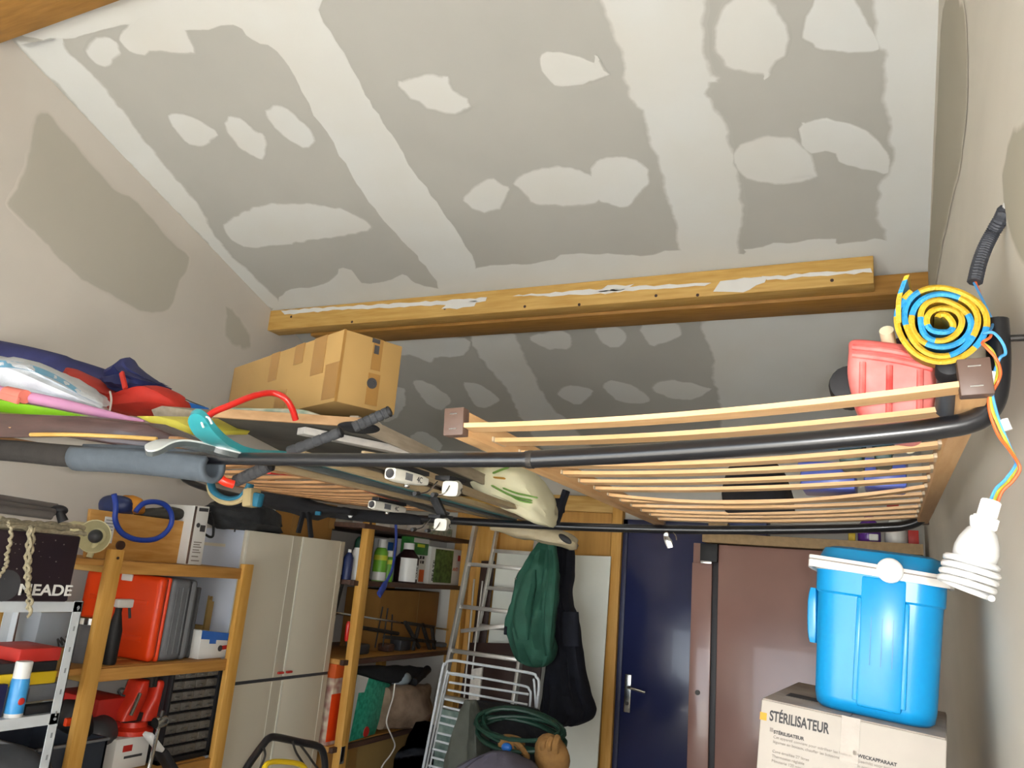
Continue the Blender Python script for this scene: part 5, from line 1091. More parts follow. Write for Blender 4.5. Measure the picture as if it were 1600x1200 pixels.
# rolled woven mat
mc = aY(1472, 503, 1.22)
def mat_roll():
    path = []; turns = 5.0; N = 260
    for i in range(14):
        t = i/13; path.append(V(.016*(1-2*t)*1.0-.004, 0, .006*math.sin(t*6.2)-.002*(1-t)))
    path = []
    for i in range(N+1):
        a = i/N*turns*2*math.pi; r = .009+.0535*(i/N)**.92
        r *= 1+.045*math.sin(2*a+.8)+.03*math.sin(3*a+i*.01); r += .0013*math.sin(i*.31); path.append(V(r*math.cos(-a+2.2), 0, r*math.sin(-a+2.2)*.98))
    core = cat_rom([V(-.006, 0, -.012), V(.010, 0, -.004), V(.013, 0, .006), V(.006, 0, .004)], 4)
    e = path[-1]; d = (path[-1]-path[-2]).normalized(); tail = cat_rom([e, e+d*.02+V(-.004, 0, .0), e+V(-.012, 0, .03)+d*.01], 4)
    path = path+[]
    n = len(path); th = .0082; L = .45; AX = (aY(1466, 532, 1.70)-mc)/.48*.45; vs = []; 
    cum = 0; seg = []
    for i in range(n):
        d = (path[min(i+1, n-1)]-path[max(i-1, 0)]).normalized(); nn = V(-d.z, 0, d.x)
        if i: cum += (path[i]-path[i-1]).length
        seg.append(cum)
        w = .002*math.sin(i*.35)
        for off in (-.5, 0, .5):
            bul = 0 if off else -.0022
            vs.append(mc+path[i]+nn*th*off+V(0, bul+w, 0)); 
        for off in (.5, -.5): vs.append(mc+path[i]+nn*th*off+AX)
    mb = MB(); mb.v = vs
    bounds = [0, .035, .075, .2, .245, .33, .42, .47, .55, .62, .66, .74, .80, .92, 1.3]
    for i in range(n-1):
        s = seg[i]; k = sum(1 for q in bounds if s >= q); c = 1 if k % 2 == 0 else 0
        if seg[i] > .74*seg[-1]: c = 1 if (.80 < seg[i]/seg[-1] < .83 or .955 < seg[i]/seg[-1] < .985) else 0
        for j in range(5):
            mb.f.append([i*5+j, i*5+(j+1) % 5, (i+1)*5+(j+1) % 5, (i+1)*5+j]); mb.mi.append(c)
    mb.f.append([0, 1, 2, 3, 4]); mb.mi.append(0); mb.f.append([(n-1)*5+j for j in (4, 3, 2, 1, 0)]); mb.mi.append(0)
    T = thing('rolled_mat', 'yellow and blue woven beach mat, rolled up, its spiral end facing out', 'mat', mc-V(0, -.25, .065))
    mb.build('woven_roll', [M['matyellow'], M['matblue']], T, smooth=50)
    q0 = aY(1420, 470, 1.21); fl = [aY(1404, 505, 1.215), aY(1404, 470, 1.215), aY(1410, 448, 1.215), aY(1417, 430, 1.215)]
    P = cat_rom(fl, 4); mm = MB()
    for k, (i0, i1) in enumerate(((0, 6), (6, 10), (10, 12))):
        pp = P[i0:i1+1]; mm.cur = 1 if k == 1 else 0; vs = []; nq = len(pp)
        for q in pp: vs += [q+V(-.0035, 0, -.001), q+V(.0035, 0, .001), q+V(.0035, 0, .001)+AX*.9, q+V(-.0035, 0, -.001)+AX*.9]
        f2 = [(0, 1, 2, 3), tuple(4*(nq-1)+j for j in (3, 2, 1, 0))]+[(4*a+j, 4*a+(j+1) % 4, 4*a+4+(j+1) % 4, 4*a+4+j) for a in range(nq-1) for j in range(4)]
        mm.add(vs, f2)
    mm.build('loose_end', [M['matyellow'], M['matblue']], T, smooth=50)
mat_roll()
# red scuffed plastic tub standing on the slats
RY2 = 1.46
def rq(x, y, dy=0): return aY(x, y, RY2+dy)
T = thing('red_tub', 'scuffed red plastic tub lying upside down on the bed slats beside the rolled mat', 'tub', rq(1395, 690))
R = [(1336, 1440, 545, .03), (1327, 1458, 552, .06), (1326, 1462, 570, .072), (1325, 1463, 600, .075), (1330, 1459, 630, .07), (1340, 1452, 655, .062), (1355, 1440, 680, .052), (1362, 1430, 688, .04)]
def skew(x, y): return y+(x-1395)*.13
MB().rows([(rq(a, skew(a, y), .08), rq(c, skew(c, y), .08), t) for a, c, y, t in R], 30, V(0, 1, 0), pw=.42, sub=4, amp=.002).build('tub_body', M['scuffred'], T, smooth=45)
for xa, ya, xb, yb in ((1332, 560, 1458, 580), (1332, 548, 1455, 566)):
    MB().tube(cat_rom([rq(xa, ya-6, .005), rq((xa+xb)/2, (ya+yb)/2-8, .0), rq(xb, yb-4, .005)], 5), .006, 8).build('rim_rib', M['scuffred2'], T)
for x0, x1, yb in ((1348, 1355, 640), (1390, 1398, 650), (1438, 1440, 645)):
    MB().tube([rq(x0, skew(x0, 572), .003), rq(x0-1, skew(x0, yb), .006)], .0055, 8).build('rib', M['scuffred2'], T)
MB().blob(rq(1380, 660, .0), (.016, .008, .012), .1, 9, 3, 8).build('red_button', M['scuffred2'], T)
o = MB().lathe([(.0, -.02), (.035, -.015), (.038, 0), (.038, .05), (.03, .06)], rq(1328, 602, .1), (0, 1, 0), n=20, cap=False).build('black_drum', M['blackmatte'], None); tag(o, 'black rounded drum peeping out left of the red tub', 'drum')
T = thing('black_pipe', 'black pipe with a round cap standing between the red tub and the rolled mat', 'pipe', aY(1480, 640, 1.3))
t = aY(1483, 572, 1.24); bq = aY(1478, 640, 1.36)
MB().tube([t, bq], .0155, 14).build('pipe', M['toolgrey'], T); MB().lathe([(.0, -.006), (.006, -.006), (.016, -.002), (.018, .004), (.018, .022), (.0155, .024)], t, (bq-t), n=18, cap=False).build('cap', M['blackmatte'], T)
t = aY(1388, 516, 1.5); o = MB().tube([t-V(.003, 0, 0), t+V(.035, .28, -.17)], .0125, 12).build('wooden_dowel', mat('pale_wood_end', '#e4d6b4', .6, var=.05), None); tag(o, 'cream wooden handle end poking up left of the rolled mat', 'handle')
o = MB().rows([(aY(1394, 535, 1.62), aY(1415, 530, 1.62), .02), (aY(1388, 560, 1.62), aY(1425, 555, 1.62), .05), (aY(1388, 620, 1.62), aY(1425, 620, 1.62), .05)], 14, seed=3, amp=.006).build('plum_bundle', mat('dark_plum_cloth', '#4a2c38', .85, var=.2), None, smooth=60); tag(o, 'dark plum bundle in the gap between the red tub and rolled mat', 'bundle')
# black bag, blue tubs, teal boxes further back on the base
BYY = 2.62
o = MB().rows([(aY(1162, 722, BYY), aY(1202, 718, BYY), .02), (aY(1140, 730, BYY), aY(1218, 728, BYY), .06), (aY(1134, 750, BYY), aY(1228, 745, BYY), .09), (aY(1130, 775, BYY), aY(1236, 770, BYY), .1), (aY(1136, 800, BYY), aY(1240, 797, BYY), .08)], 24, seed=2, amp=.006, pw=.6).build('black_bag', M['blackcloth'], None, smooth=60); tag(o, 'black rounded bag lying on the pale bed slats', 'bag')
for i, (xa, xb, ya, yb, Y, m, lab) in enumerate(((1250, 1336, 722, 772, 2.2, 'bluetub', 'blue translucent tub on the pale bed slats, left of two'), (1350, 1416, 716, 765, 2.2, 'bluetub', 'blue translucent tub on the pale bed slats, right of two'), (1310, 1348, 690, 712, 1.8, 'darkgreen', 'dark teal box under the red tub, left of two'), (1366, 1394, 690, 708, 1.8, 'darkgreen', 'dark teal box under the red tub, right of two'))):
    a, c = aY(xa, yb, Y), aY(xb, ya, Y); zb = bedz(a.x, Y)+.012; zt_ = max(c.z, zb+.05)
    T = thing('blue_tub' if i < 2 else 'teal_box', lab, 'box', ((a.x+c.x)/2, Y+.06, zb))
    MB().box(((a.x+c.x)/2, Y+.08, (zb+zt_)/2), (c.x-a.x, .16, zt_-zb), None).build('tub_body', M[m], T, .008); MB().box(((a.x+c.x)/2, Y+.08, zt_-.006), (c.x-a.x+.01, .17, .012)).build('lid', M[m], T, .004)

# ------------------------------------------------------------------ wires, bulb, conduit by the right wall
T = thing('conduit', 'grey corrugated conduit coming out of the right wall above the rolled mat', 'conduit', aX(1567, 330, XR))
P = cat_rom([aX(1569, 330, XR+.004), aX(1566, 338, XR-.006), aY(1552, 362, 1.42), aY(1540, 385, 1.42), aY(1530, 412, 1.41), aY(1523, 441, 1.4)], 14)
MB().tube(P, [.0105+.0018*(i % 2) for i in range(len(P))], 10).build('corrugated_tube', M['conduit'], T, smooth=20)
MB().blob(aX(1570, 330, XR), (.004, .02, .016), .4, 30, 2, 8).build('plaster_smear', M['white'], T)
WY = 1.22
T = thing('hanging_wires', 'bundle of orange, blue and green wires hanging along the right wall to the bulb', 'wire', aY(1545, 660, WY))
def wire(pts, m, nm='wire', Y=WY, r=.0021, dys=None): return MB().tube(cat_rom([aY(x, y, Y+(dys[i] if dys else 0)) for i, (x, y) in enumerate(pts)], 8), r, 6).build(nm, M[m], T)
wire([(1524, 440), (1535, 470), (1545, 505), (1548, 525), (1535, 535), (1540, 542), (1556, 560), (1563, 580), (1560, 595), (1552, 610), (1545, 625), (1548, 650), (1560, 680), (1575, 700), (1590, 722), (1593, 735), (1582, 752), (1566, 768), (1557, 790)], 'wireo', dys=[.18, .15, .08, 0, -.01, -.02, -.02, -.01, 0, 0, 0, 0, 0, -.01, -.02, -.02, -.02, -.02, -.02])
wire([(1522, 442), (1548, 495), (1550, 510), (1543, 520), (1538, 521), (1552, 520), (1566, 535), (1571, 552), (1562, 560), (1553, 585), (1550, 610), (1556, 640), (1566, 670), (1585, 715), (1586, 728), (1570, 750), (1555, 765), (1545, 790)], 'wireb', dys=[.18, .1, .05, 0, -.01, -.02, -.02, -.01, 0, 0, 0, 0, 0, 0, -.02, -.02, -.02, -.02])
wire([(1536, 537), (1548, 546), (1556, 562), (1558, 585), (1549, 605), (1547, 622), (1552, 645), (1562, 668), (1576, 698), (1588, 724), (1576, 752), (1560, 768), (1551, 790)], 'wireg', r=.0024)
MB().rows([(aY(1547, 580, WY-.01), aY(1556, 582, WY-.01), .004), (aY(1543, 592, WY-.01), aY(1554, 594, WY-.01), .007), (aY(1541, 605, WY-.01), aY(1550, 607, WY-.01), .006)], 10, pw=.6).build('connector_block', M['whiteplastic'], T)
MB().tube([aY(1569, 655, WY-.008), aY(1576, 672, WY-.008)], .005, 8).build('connector_sleeve', M['whiteplastic'], T)
BY = 1.2
T = thing('bare_bulb', 'white spiral energy saving bulb hanging in its socket from the wires by the right wall', 'bulb', aY(1507, 920, BY))
ut, ub = aY(1549, 782, BY), aY(1507, 922, BY); d = (ub-ut).normalized(); Lb = (ub-ut).length
def al(t): return ut+d*Lb*t
MB().lathe([(.011, 0), (.0125, .002), (.0125, .022), (.016, .024), (.016, .037), (.014, .039)], ut, d, n=10).build('lamp_holder', M['whiteplastic'], T, smooth=25)
MB().box(ut+d*.03+V(-.012, -.006, 0), (.012, .012, .016)).build('terminal_clip', M['whiteplastic'], T, .003)
MB().lathe([(.0105, 0), (.0115, .003), (.0105, .006), (.0115, .009), (.0105, .012)], ut+d*.038, d, n=14).build('metal_thread', M['steel'], T)
s0 = .30*Lb
MB().lathe([(.011, 0), (.018, .006), (.024, .02), (.0265, .032), (.0255, .046), (.02, .056), (.016, .06)], ut+d*s0, d, n=22).build('bulb_base', M['cfl'], T)
e1 = d.cross(V(0, 1, 0)).normalized(); e2 = d.cross(e1); hx = []
for i in range(4*24+1):
    a = i/24*2*math.pi; r = .0275+.0035*(1 if i > 10 else i/10); hx.append(ut+d*(.68*Lb+i/(4*24)*.31*Lb)+(e1*math.cos(a)+e2*math.sin(a))*r)
MB().tube(hx, .0043, 8).build('spiral_tube', M['cfl'], T)
MB().cyl(ut+d*.66*Lb, ut+d*.93*Lb, .007, .006, 12).build('spiral_core', M['cfl'], T)

# ------------------------------------------------------------------ steriliser carton and cool box
A = aZ(1190, 1090, 1.44); B = aZ(1480, 1154, 1.44)
ROLLB = math.radians(4.5)
BY0 = 1.92
A = aY(1190, 1090, BY0); B = aY(1480, 1154, BY0-.02)
xd = (B-A).normalized(); yd = V(0, 1, 0); yd = (yd-xd*yd.dot(xd)).normalized(); zd = xd.cross(yd)
Wd, Hh, Dp = (B-A).length, .36, .5
MX4 = Matrix((xd, yd, zd)).transposed().to_4x4(); MX4.translation = A-zd*Hh
T = thing('steriliser_carton', 'white carton printed STÉRILISATEUR, under the blue cool box', 'box', A-zd*Hh)
MB(MX4).lohi((0, 0, 0), (Wd, Dp, Hh-.003)).build('box_body', M['paperbox'], T, .004)
MB(MX4).lohi((.002, .002, Hh-.004), (Wd/2-.001, Dp-.002, Hh)).build('top_flap', M['paperdirty'], T, .002); MB(MX4).lohi((Wd/2+.001, .002, Hh-.004), (Wd-.002, Dp-.002, Hh)).build('top_flap', M['paperdirty'], T, .002)
def onb(u, v): return A+xd*Wd*u-zd*v-yd*.0006
MB(MX4).lohi((-.0006, -.0006, Hh-.046), (.014, .012, Hh-.03)).build('orange_mark', M['leafo'], T, smooth=0)
MB(MX4).lohi((Wd*.46, -.001, Hh-.09), (Wd*.56, 0, Hh+.0005)).build('tape_strip', mat('clear_tape', '#a79c90', .25, var=.06, scale=20), T, smooth=0)
MB(MX4).lohi((.03, .13, Hh), (.1, .2, Hh+.0008)).build('ink_stamp', M['ink'], T, smooth=0)
t = text('STÉRILISATEUR', .03, onb(.055, .043), xd, zd, M['ink'], T, bold=.0008); bpy.context.view_layer.update()
t.matrix_local = t.matrix_local @ Matrix.Diagonal((Wd*.34/t.dimensions.x, 1, 1, 1))
LN = ["STÉRILISATEUR", "Cet appareil convient pour stériliser les fruits et", "légumes en bocaux, chauffer les boissons", "", "Cuve émaillée 27 litres", "Thermostat réglable", "Minuterie 120 minutes", "", "Grille de fond et robinet fournis avec notice", "Capacité : env. 27 litres", "Réglage : 30 à 100 °C"]
def para(lines, u, v, sz, stp):
    for i, s in enumerate(lines):
        if s: text(s, sz*(1.15 if i == 0 else 1), onb(u, v+i*stp), xd, zd, M['ink'] if i == 0 else M['inkpale'], T, bold=.0003 if i == 0 else 0)
para(LN, .085, .068, .0082, .0098)
para(["WECKAPPARAAT", "Geschikt voor het inmaken van groente en fruit", "in potten en voor warme dranken", "", "Pan van 27 liter", "Regelbare thermostaat, tijdklok 120 minuten", "Rooster en kraan meegeleverd"], .555, .075, .0082, .0098)
para(["EINKOCHAPPARAT", "Zum Einkochen von Obst und Gemüse in Gläsern", "und für heiße Getränke", "", "27 Liter"], .085, .195, .0082, .0098)
for u, v in ((.062, .064), (.53, .07), (.062, .19)): MB(MX4).lohi((Wd*u, -.001, Hh-v-.002), (Wd*u+.007, 0, Hh-v+.006)).build('pictogram', M['inkpale'], T, smooth=0)
# low table that carries the carton (below the frame)
TH = min((A-zd*Hh).z, (B-zd*Hh).z)-.002
T = thing('side_table', 'plain pine side table under the printed steriliser carton', 'table', (A.x+.2, BY0+.25, 0))
MB().hexa([A-zd*(Hh+.03)-xd*.0, B-zd*(Hh+.03), B-zd*(Hh+.03)+yd*(Dp+.05), A-zd*(Hh+.03)+yd*(Dp+.05), A-zd*Hh-zd*.001, B-zd*Hh-zd*.001, B-zd*(Hh+.001)+yd*(Dp+.05), A-zd*(Hh+.001)+yd*(Dp+.05)]).build('tabletop', M['pineX'], T, .003)
for u in (.06, .94):
    for dy in (.04, Dp-.02):
        q = A-zd*(Hh+.03)+xd*Wd*u+yd*dy; MB().lohi((q.x-.025, q.y-.025, 0), (q.x+.025, q.y+.025, q.z+.004)).build('leg', M['pineZ'], T, .003)
# cool box
CB = aY(1268, 1095, 2.02); CBr = aY(1464, 1128, 2.0)
cxd = xd; cw = (CBr-CB).length; cdp = .25
cb = MX4.copy(); cO = A+xd*(Wd*.31)+yd*.05
MC = Matrix((xd, yd, zd)).transposed().to_4x4(); MC.translation = cO+zd*.0012
c0 = aY(1270, 1093, cO.y+.02); c1 = aY(1464, 1130, cO.y+.02); cw = (c1-c0).length
MC.translation = V(c0.x, cO.y, 0); 
tt = (c0-A).dot(xd); MC.translation = A+xd*tt+yd*.035+zd*.001
ztop = aY(1378, 893, MC.translation.y); ch = (ztop-MC.translation).dot(zd)
def rrect(w0, d0, r, z, n=6, cx=0, cy=0, notch=0):
    out = []
    for (sx, sy, a0) in ((1, -1, -90), (1, 1, 0), (-1, 1, 90), (-1, -1, 180)):
        for k in range(n+1):
            a = math.radians(a0+90*k/n); out.append(V(cx+sx*(w0/2-r)+r*math.cos(a), cy+sy*(d0/2-r)+r*math.sin(a), z))
    return out
def loft(mb, rings):
    n = len(rings[0]); vs = [q for r in rings for q in r]; fs = []
    for i in range(len(rings)-1):
        for k in range(n): fs.append((i*n+k, i*n+(k+1) % n, (i+1)*n+(k+1) % n, (i+1)*n+k))
    fs.append(tuple(range(n))[::-1]); fs.append(tuple((len(rings)-1)*n+k for k in range(n))); return mb.add(vs, fs)
T = thing('cool_box', 'bright blue cool box with a white rim and handle on the printed steriliser carton', 'cool box', MC.translation)
hw = cw/2; k0, k1 = 1.0, 1.085; cyc = cdp/2+.01
H = ch
rg = [rrect(cw*.9, cdp*.86, .05, .0, cx=hw, cy=cyc), rrect(cw*.97, cdp*.95, .055, .008, cx=hw, cy=cyc), rrect(cw, cdp, .055, .03, cx=hw, cy=cyc), rrect(cw*1.05, cdp*1.04, .055, H*.80, cx=hw, cy=cyc), rrect(cw*1.085, cdp*1.08, .058, H*.815, cx=hw, cy=cyc), rrect(cw*1.095, cdp*1.09, .058, H*.965, cx=hw, cy=cyc)]
loft(MB(MC), rg).build('tub', M['cooler'], T, smooth=40)
fy = cyc-cdp/2
def fyz(z): return cyc-cdp*(1+.04*z/(H*.8))/2
for u in (.36, .40, .70, .74):
    MB(MC).hexa([V(cw*u-.006, fyz(.03)-.004, .03), V(cw*u+.006, fyz(.03)-.004, .03), V(cw*u+.006, fyz(.03)+.01, .03), V(cw*u-.006, fyz(.03)+.01, .03), V(cw*u-.006, fyz(H*.8)-.004, H*.8), V(cw*u+.006, fyz(H*.8)-.004, H*.8), V(cw*u+.006, fyz(H*.8)+.01, H*.8), V(cw*u-.006, fyz(H*.8)+.01, H*.8)]).build('rib', M['cooler'], T, .003) if u in (.36, .74) else None
MB(MC).hexa([V(cw*.37, fyz(.02)-.006, .02), V(cw*.73, fyz(.02)-.006, .02), V(cw*.73, fyz(.02)+.02, .02), V(cw*.37, fyz(.02)+.02, .02), V(cw*.365, fyz(H*.8)-.009, H*.955), V(cw*.735, fyz(H*.8)-.009, H*.955), V(cw*.735, fyz(H*.8)+.02, H*.955), V(cw*.365, fyz(H*.8)+.02, H*.955)]).build('front_panel', M['cooler'], T, .006)
for u in (.46, .55, .64): MB(MC).lohi((cw*u, fyz(H*.5)-.0085, H*.35), (cw*u+.0015, fyz(H*.5)+.004, H*.78)).build('groove_line', M['coolerlid'], T, smooth=0)
loft(MB(MC), [rrect(cw*1.105, cdp*1.1, .06, H*.965, cx=hw, cy=cyc), rrect(cw*1.13, cdp*1.13, .062, H*.975, cx=hw, cy=cyc), rrect(cw*1.13, cdp*1.13, .062, H*1.01, cx=hw, cy=cyc), rrect(cw*1.1, cdp*1.1, .06, H*1.02, cx=hw, cy=cyc)]).build('rim', M['offwhite'], T, smooth=40)
loft(MB(MC), [rrect(cw*1.06, cdp*1.06, .06, H*1.02, cx=hw, cy=cyc), rrect(cw*1.05, cdp*1.05, .06, H*1.075, cx=hw, cy=cyc), rrect(cw*.99, cdp*.99, .058, H*1.13, cx=hw, cy=cyc), rrect(cw*.86, cdp*.86, .055, H*1.15, cx=hw, cy=cyc)]).build('lid', M['coolerlid'], T, smooth=40)
hz0 = H*1.03; hy = cyc-cdp*1.13/2-.009
hp = [V(-cw*.075, cyc, H*.99), V(-cw*.085, hy+.06, H*1.0), V(-cw*.07, hy+.006, H*1.01), V(.0, hy, H*1.012), V(cw*.5, hy-.002, H*1.0), V(cw*.98, hy, H*.985), V(cw*1.07, hy+.01, H*.985), V(cw*1.085, hy+.06, H*.985), V(cw*1.075, cyc, H*.985)]
P = cat_rom(hp, 5)
def strip(mb, P, h, t):
    vs = []; n = len(P)
    for i, p in enumerate(P):
        d = P[min(i+1, n-1)]-P[max(i-1, 0)]; nn = V(d.y, -d.x, 0).normalized()*t/2; z = V(0, 0, h/2)
        vs += [p-nn-z, p+nn-z, p+nn+z, p-nn+z]
    return mb.add(vs, [(0, 1, 2, 3), tuple(4*(n-1)+j for j in (3, 2, 1, 0))]+[(4*a+j, 4*a+(j+1) % 4, 4*a+4+(j+1) % 4, 4*a+4+j) for a in range(n-1) for j in range(4)])
strip(MB(MC), P, .026, .008).build('handle', M['offwhite'], T, .002)
strip(MB(MC), [p+V(0, -.0015, .004) for p in P], .003, .009).build('handle_groove', M['inkpale'], T)
MB(MC).lathe([(.0, .008), (.02, .007), (.026, .003), (.027, 0), (.027, -.01)], (cw*.6, hy-.012, H*1.01), V(0, -1, 0), n=24, cap=False).build('round_boss', M['whiteplastic'], T)
MB(MC).rows([(V(-.014, cyc-.06, H*.42), V(-.014, cyc+.0, H*.42), .008), (V(-.016, cyc-.065, H*.5), V(-.016, cyc+.0, H*.5), .012), (V(-.02, cyc-.065, H*.72), V(-.02, cyc, H*.72), .012), (V(-.02, cyc-.06, H*.82), V(-.02, cyc-.005, H*.82), .008)], 14, V(1, 0, 0), pw=.5).build('side_grip', M['cooler'], T)

# ------------------------------------------------------------------ things stacked on the rails at the left
# dusty panel with a brown edge
pA, pB, pC, pD = aZ(336, 652, 2.052), aZ(572, 668, 2.052), V(-1.45, 3.12, 2.03), V(-2.35, 3.12, 2.035)
T = thing('dusty_panel', 'large dusty dark panel with a brown edge lying across both black tubes under the carton', 'panel', pA.lerp(pC, .5))
u3 = V(0, 0, .022)
MB().hexa([pA, pB, pC, pD, pA+u3, pB+u3, pC+u3, pD+u3]).build('panel_sheet', M['panel'], T, .002)
MB().bar(pA+V(0, -.006, .011), pB+V(0, -.006, .011), .012, .026).build('front_edge', M['paneledge'], T, .002)
MB().bar(pB+V(0.004, 0, .004), pC+V(0.004, 0, .004), .014, .04).build('side_edge', M['greywood'], T, .002)
o = MB().bar(aZ(470, 673, 2.036), aZ(634, 706, 2.036), .045, .02).build('white_batten', M['whitewood'], None, .002); tag(o, 'short whitewashed batten under the dusty panel', 'batten')
o = MB().bar(aZ(552, 657, 2.07), aZ(668, 712, 2.055), .028, .028).build('grey_batten', M['greywood'], None, .002); tag(o, 'weathered grey batten along the right side of the dusty panel', 'batten')
# runners carrying the panel
for i, (x, lab) in enumerate(((-1.72, 'left pine runner under the dusty panel, on the browner bed base'), (-1.6, 'right pine runner under the dusty panel, on the browner bed base'))):
    o = MB().bar((x, 2.2, 2.035), (x-.02, 3.05, 2.025), .03, .02).build('pine_runner', M['greywood'], None, .002); tag(o, lab, 'batten')
# cream speckled cloth and carton
o = MB().rows([(aZ(330, 648, 2.085), aZ(330, 636, 2.085), .008), (aZ(360, 652, 2.085), aZ(360, 640, 2.1), .012), (aZ(420, 654, 2.085), aZ(420, 642, 2.1), .014), (aZ(470, 656, 2.085), aZ(470, 644, 2.095), .014), (aZ(505, 655, 2.085), aZ(508, 652, 2.085), .005)], 14, V(0, 0, 1), amp=.003, freq=20).build('speckled_cloth', M['cfabric'], None, smooth=60); tag(o, 'cream cloth with green specks folded under the brown carton', 'cloth')
kA = aY(522, 627, 1.66); sc_ = 1
e1 = aY(351, 676, 1.96); e2 = aY(617, 662, 1.86)
d1 = V(e1.x-kA.x, e1.y-kA.y, 0); d2 = V(e2.x-kA.x, e2.y-kA.y, 0)
hB = aY(520, 515, 1.66).z-kA.z
n1 = d1.normalized(); n2 = V(-n1.y, n1.x, 0); n2 = n2 if n2.dot(d2) > 0 else -n2
def solve_len(nv, px):
    best = None
    for i in range(40, 900):
        L = i*.001; q = kA+nv*L; c = q-CAM; X = 800+F*(c.dot(RT))/c.dot(FW)
        if best is None or abs(X-px) < best[0]: best = (abs(X-px), L)
    return best[1]
L1, L2 = solve_len(n1, 350), solve_len(n2, 616)
Mx = Matrix((n1, n2, V(0, 0, 1))).transposed().to_4x4(); Mx.translation = kA
T = thing('moving_carton', 'big brown carton on top of the dusty panel, tape patches and a black hand hole', 'box', kA+(n1*L1+n2*L2)/2)
MB(Mx).lohi((0, 0, 0), (L1, L2, hB)).build('box_body', M['card'], T, .004)
def tapeq(name, face, a0, a1, z0, z1, m='tape'):
    if face == 1: MB(Mx).lohi((a0*L1, -.0012, z0*hB), (a1*L1, 0, z1*hB)).build(name, M[m], T, smooth=0)
    else: MB(Mx).lohi((-.0012, a0*L2, z0*hB), (0, a1*L2, z1*hB)).build(name, M[m], T, smooth=0)
for a0, a1, z0, z1 in ((.12, .22, .45, 1), (.0, .1, .05, .55), (.3, .38, .7, 1), (.52, .6, .55, 1), (.4, .5, .0, .35)): tapeq('tape_patch', 1, a0, a1, z0, z1)
for a0, a1, z0, z1 in ((.5, .66, .55, 1), (.0, .04, .0, 1), (.48, .68, .06, .5)): tapeq('tape_patch', 2, a0, a1, z0, z1)
hq = Mx @ V(-.001, L2*.55, hB*.36); MB().lathe([(.016, 0), (.016, .003), (.009, .003), (.009, .001)], hq, -n1, n=14).build('hand_hole', M['ink'], T)
MB(Mx).lohi((-.002, L2*.52, hB*.78), (-.0012, L2*.6, hB*.9)).build('stamp', M['ink'], T, smooth=0)
MB(Mx).lohi((-.0018, L2*.47, hB*.93), (-.0012, L2*.6, hB*.99)).build('stamp', M['ink'], T, smooth=0)
# red tube handle and black foam grips
T = thing('red_tube_frame', 'red bent tube handle rising in front of the brown carton', 'frame', aY(390, 680, 1.42))
MB().tube(cat_rom([aY(x, y, Y) for x, y, Y in [(322, 700, 1.3), (318, 672, 1.33), (328, 648, 1.36), (360, 633, 1.4), (395, 619, 1.45), (425, 614, 1.5), (445, 622, 1.52), (456, 638, 1.54), (462, 656, 1.56)]], 6), .0085, 10).build('tube', M['red'], T)
MB().tube(cat_rom([aY(336, 728, 1.45), aY(341, 742, 1.45), aY(350, 752, 1.46), aY(365, 757, 1.48)], 5), .011, 10).build('lower_tube', mat('bright_red_tube', '#e02e16', .3, var=.05, bump=0), T)
def grip(name, label, a, b, r):
    d = (b-a).normalized(); L = (b-a).length
    T = thing(name, label, 'grip', a.lerp(b, .5)); N = 36
    MB().lathe([(r*(.86 if (i % 6) == 0 else 1), L*i/N) for i in range(N+1)], a, d, n=14).build('foam', M['grip'], T, smooth=30)
    MB().lathe([(r*1.04, 0), (r*1.04, .006), (r*.5, .01)], b, d, n=14).build('end_plug', M['blackmatte'], T)
grip('foam_grip', 'charcoal ribbed foam grip below the nearer black tube', aY(368, 752, 1.5), aY(420, 728, 1.5), .016)
grip('foam_grip', 'charcoal ribbed foam grip above the nearer black tube, before the dusty panel', aY(450, 706, 1.42), aY(530, 676, 1.46), .013)
grip('foam_grip', 'charcoal ribbed foam grip sticking out under the right side of the brown carton', aY(552, 668, 1.5), aY(606, 644, 1.54), .0135)
o = MB().blob(aY(560, 668, 1.62), (.06, .05, .012), .2, 9, 5).build('dark_rag', M['blackcloth'], None, smooth=60); tag(o, 'dark rag under the right side of the brown carton', 'rag')
# skis, bases up
def ski(name, label, pts, w, m_base, m_side, th=.011):
    """pts: centre line from tip backwards (world)"""
    P = cat_rom(pts, 8); n = len(P); T = thing(name, label, 'ski', P[n//2]); vs = []; vs2 = []; arc = 0
    for i, p in enumerate(P):
        d = (P[min(i+1, n-1)]-P[max(i-1, 0)]).normalized(); sd = V(-d.y, d.x, 0)
        sd = sd.normalized() if sd.length > .01 else V(1, 0, 0); up = d.cross(sd); up = up if up.z > 0 else -up
        if i: arc += (P[i]-P[i-1]).length
        q = min(1, arc/.075); s = i/(n-1); ww = w/2*math.sqrt(max(0, 1-(1-q)**2))*(1.08-.35*math.sin(math.pi*min(1, s*1.1))*.5)
        ww = max(ww, .004)
        vs += [p-sd*ww, p+sd*ww, p+sd*ww+up*.004, p-sd*ww+up*.004]; vs2 += [p-sd*ww*.96-up*th, p+sd*ww*.96-up*th, p+sd*ww*.99, p-sd*ww*.99]
    def fc(n): return [(0, 1, 2, 3), tuple(4*(n-1)+j for j in (3, 2, 1, 0))]+[(4*a+j, 4*a+(j+1) % 4, 4*a+4+(j+1) % 4, 4*a+4+j) for a in range(n-1) for j in range(4)]
    MB().add(vs, fc(n)).build('base', m_base, T, smooth=40); MB().add(vs2, fc(n)).build('top_sheet', m_side, T, smooth=40)
    return T
tA = [aY(309, 641, 1.12), aY(313, 656, 1.14), aY(327, 676, 1.18), aY(350, 692, 1.25), aY(385, 704, 1.34)]
SXA = -1.40
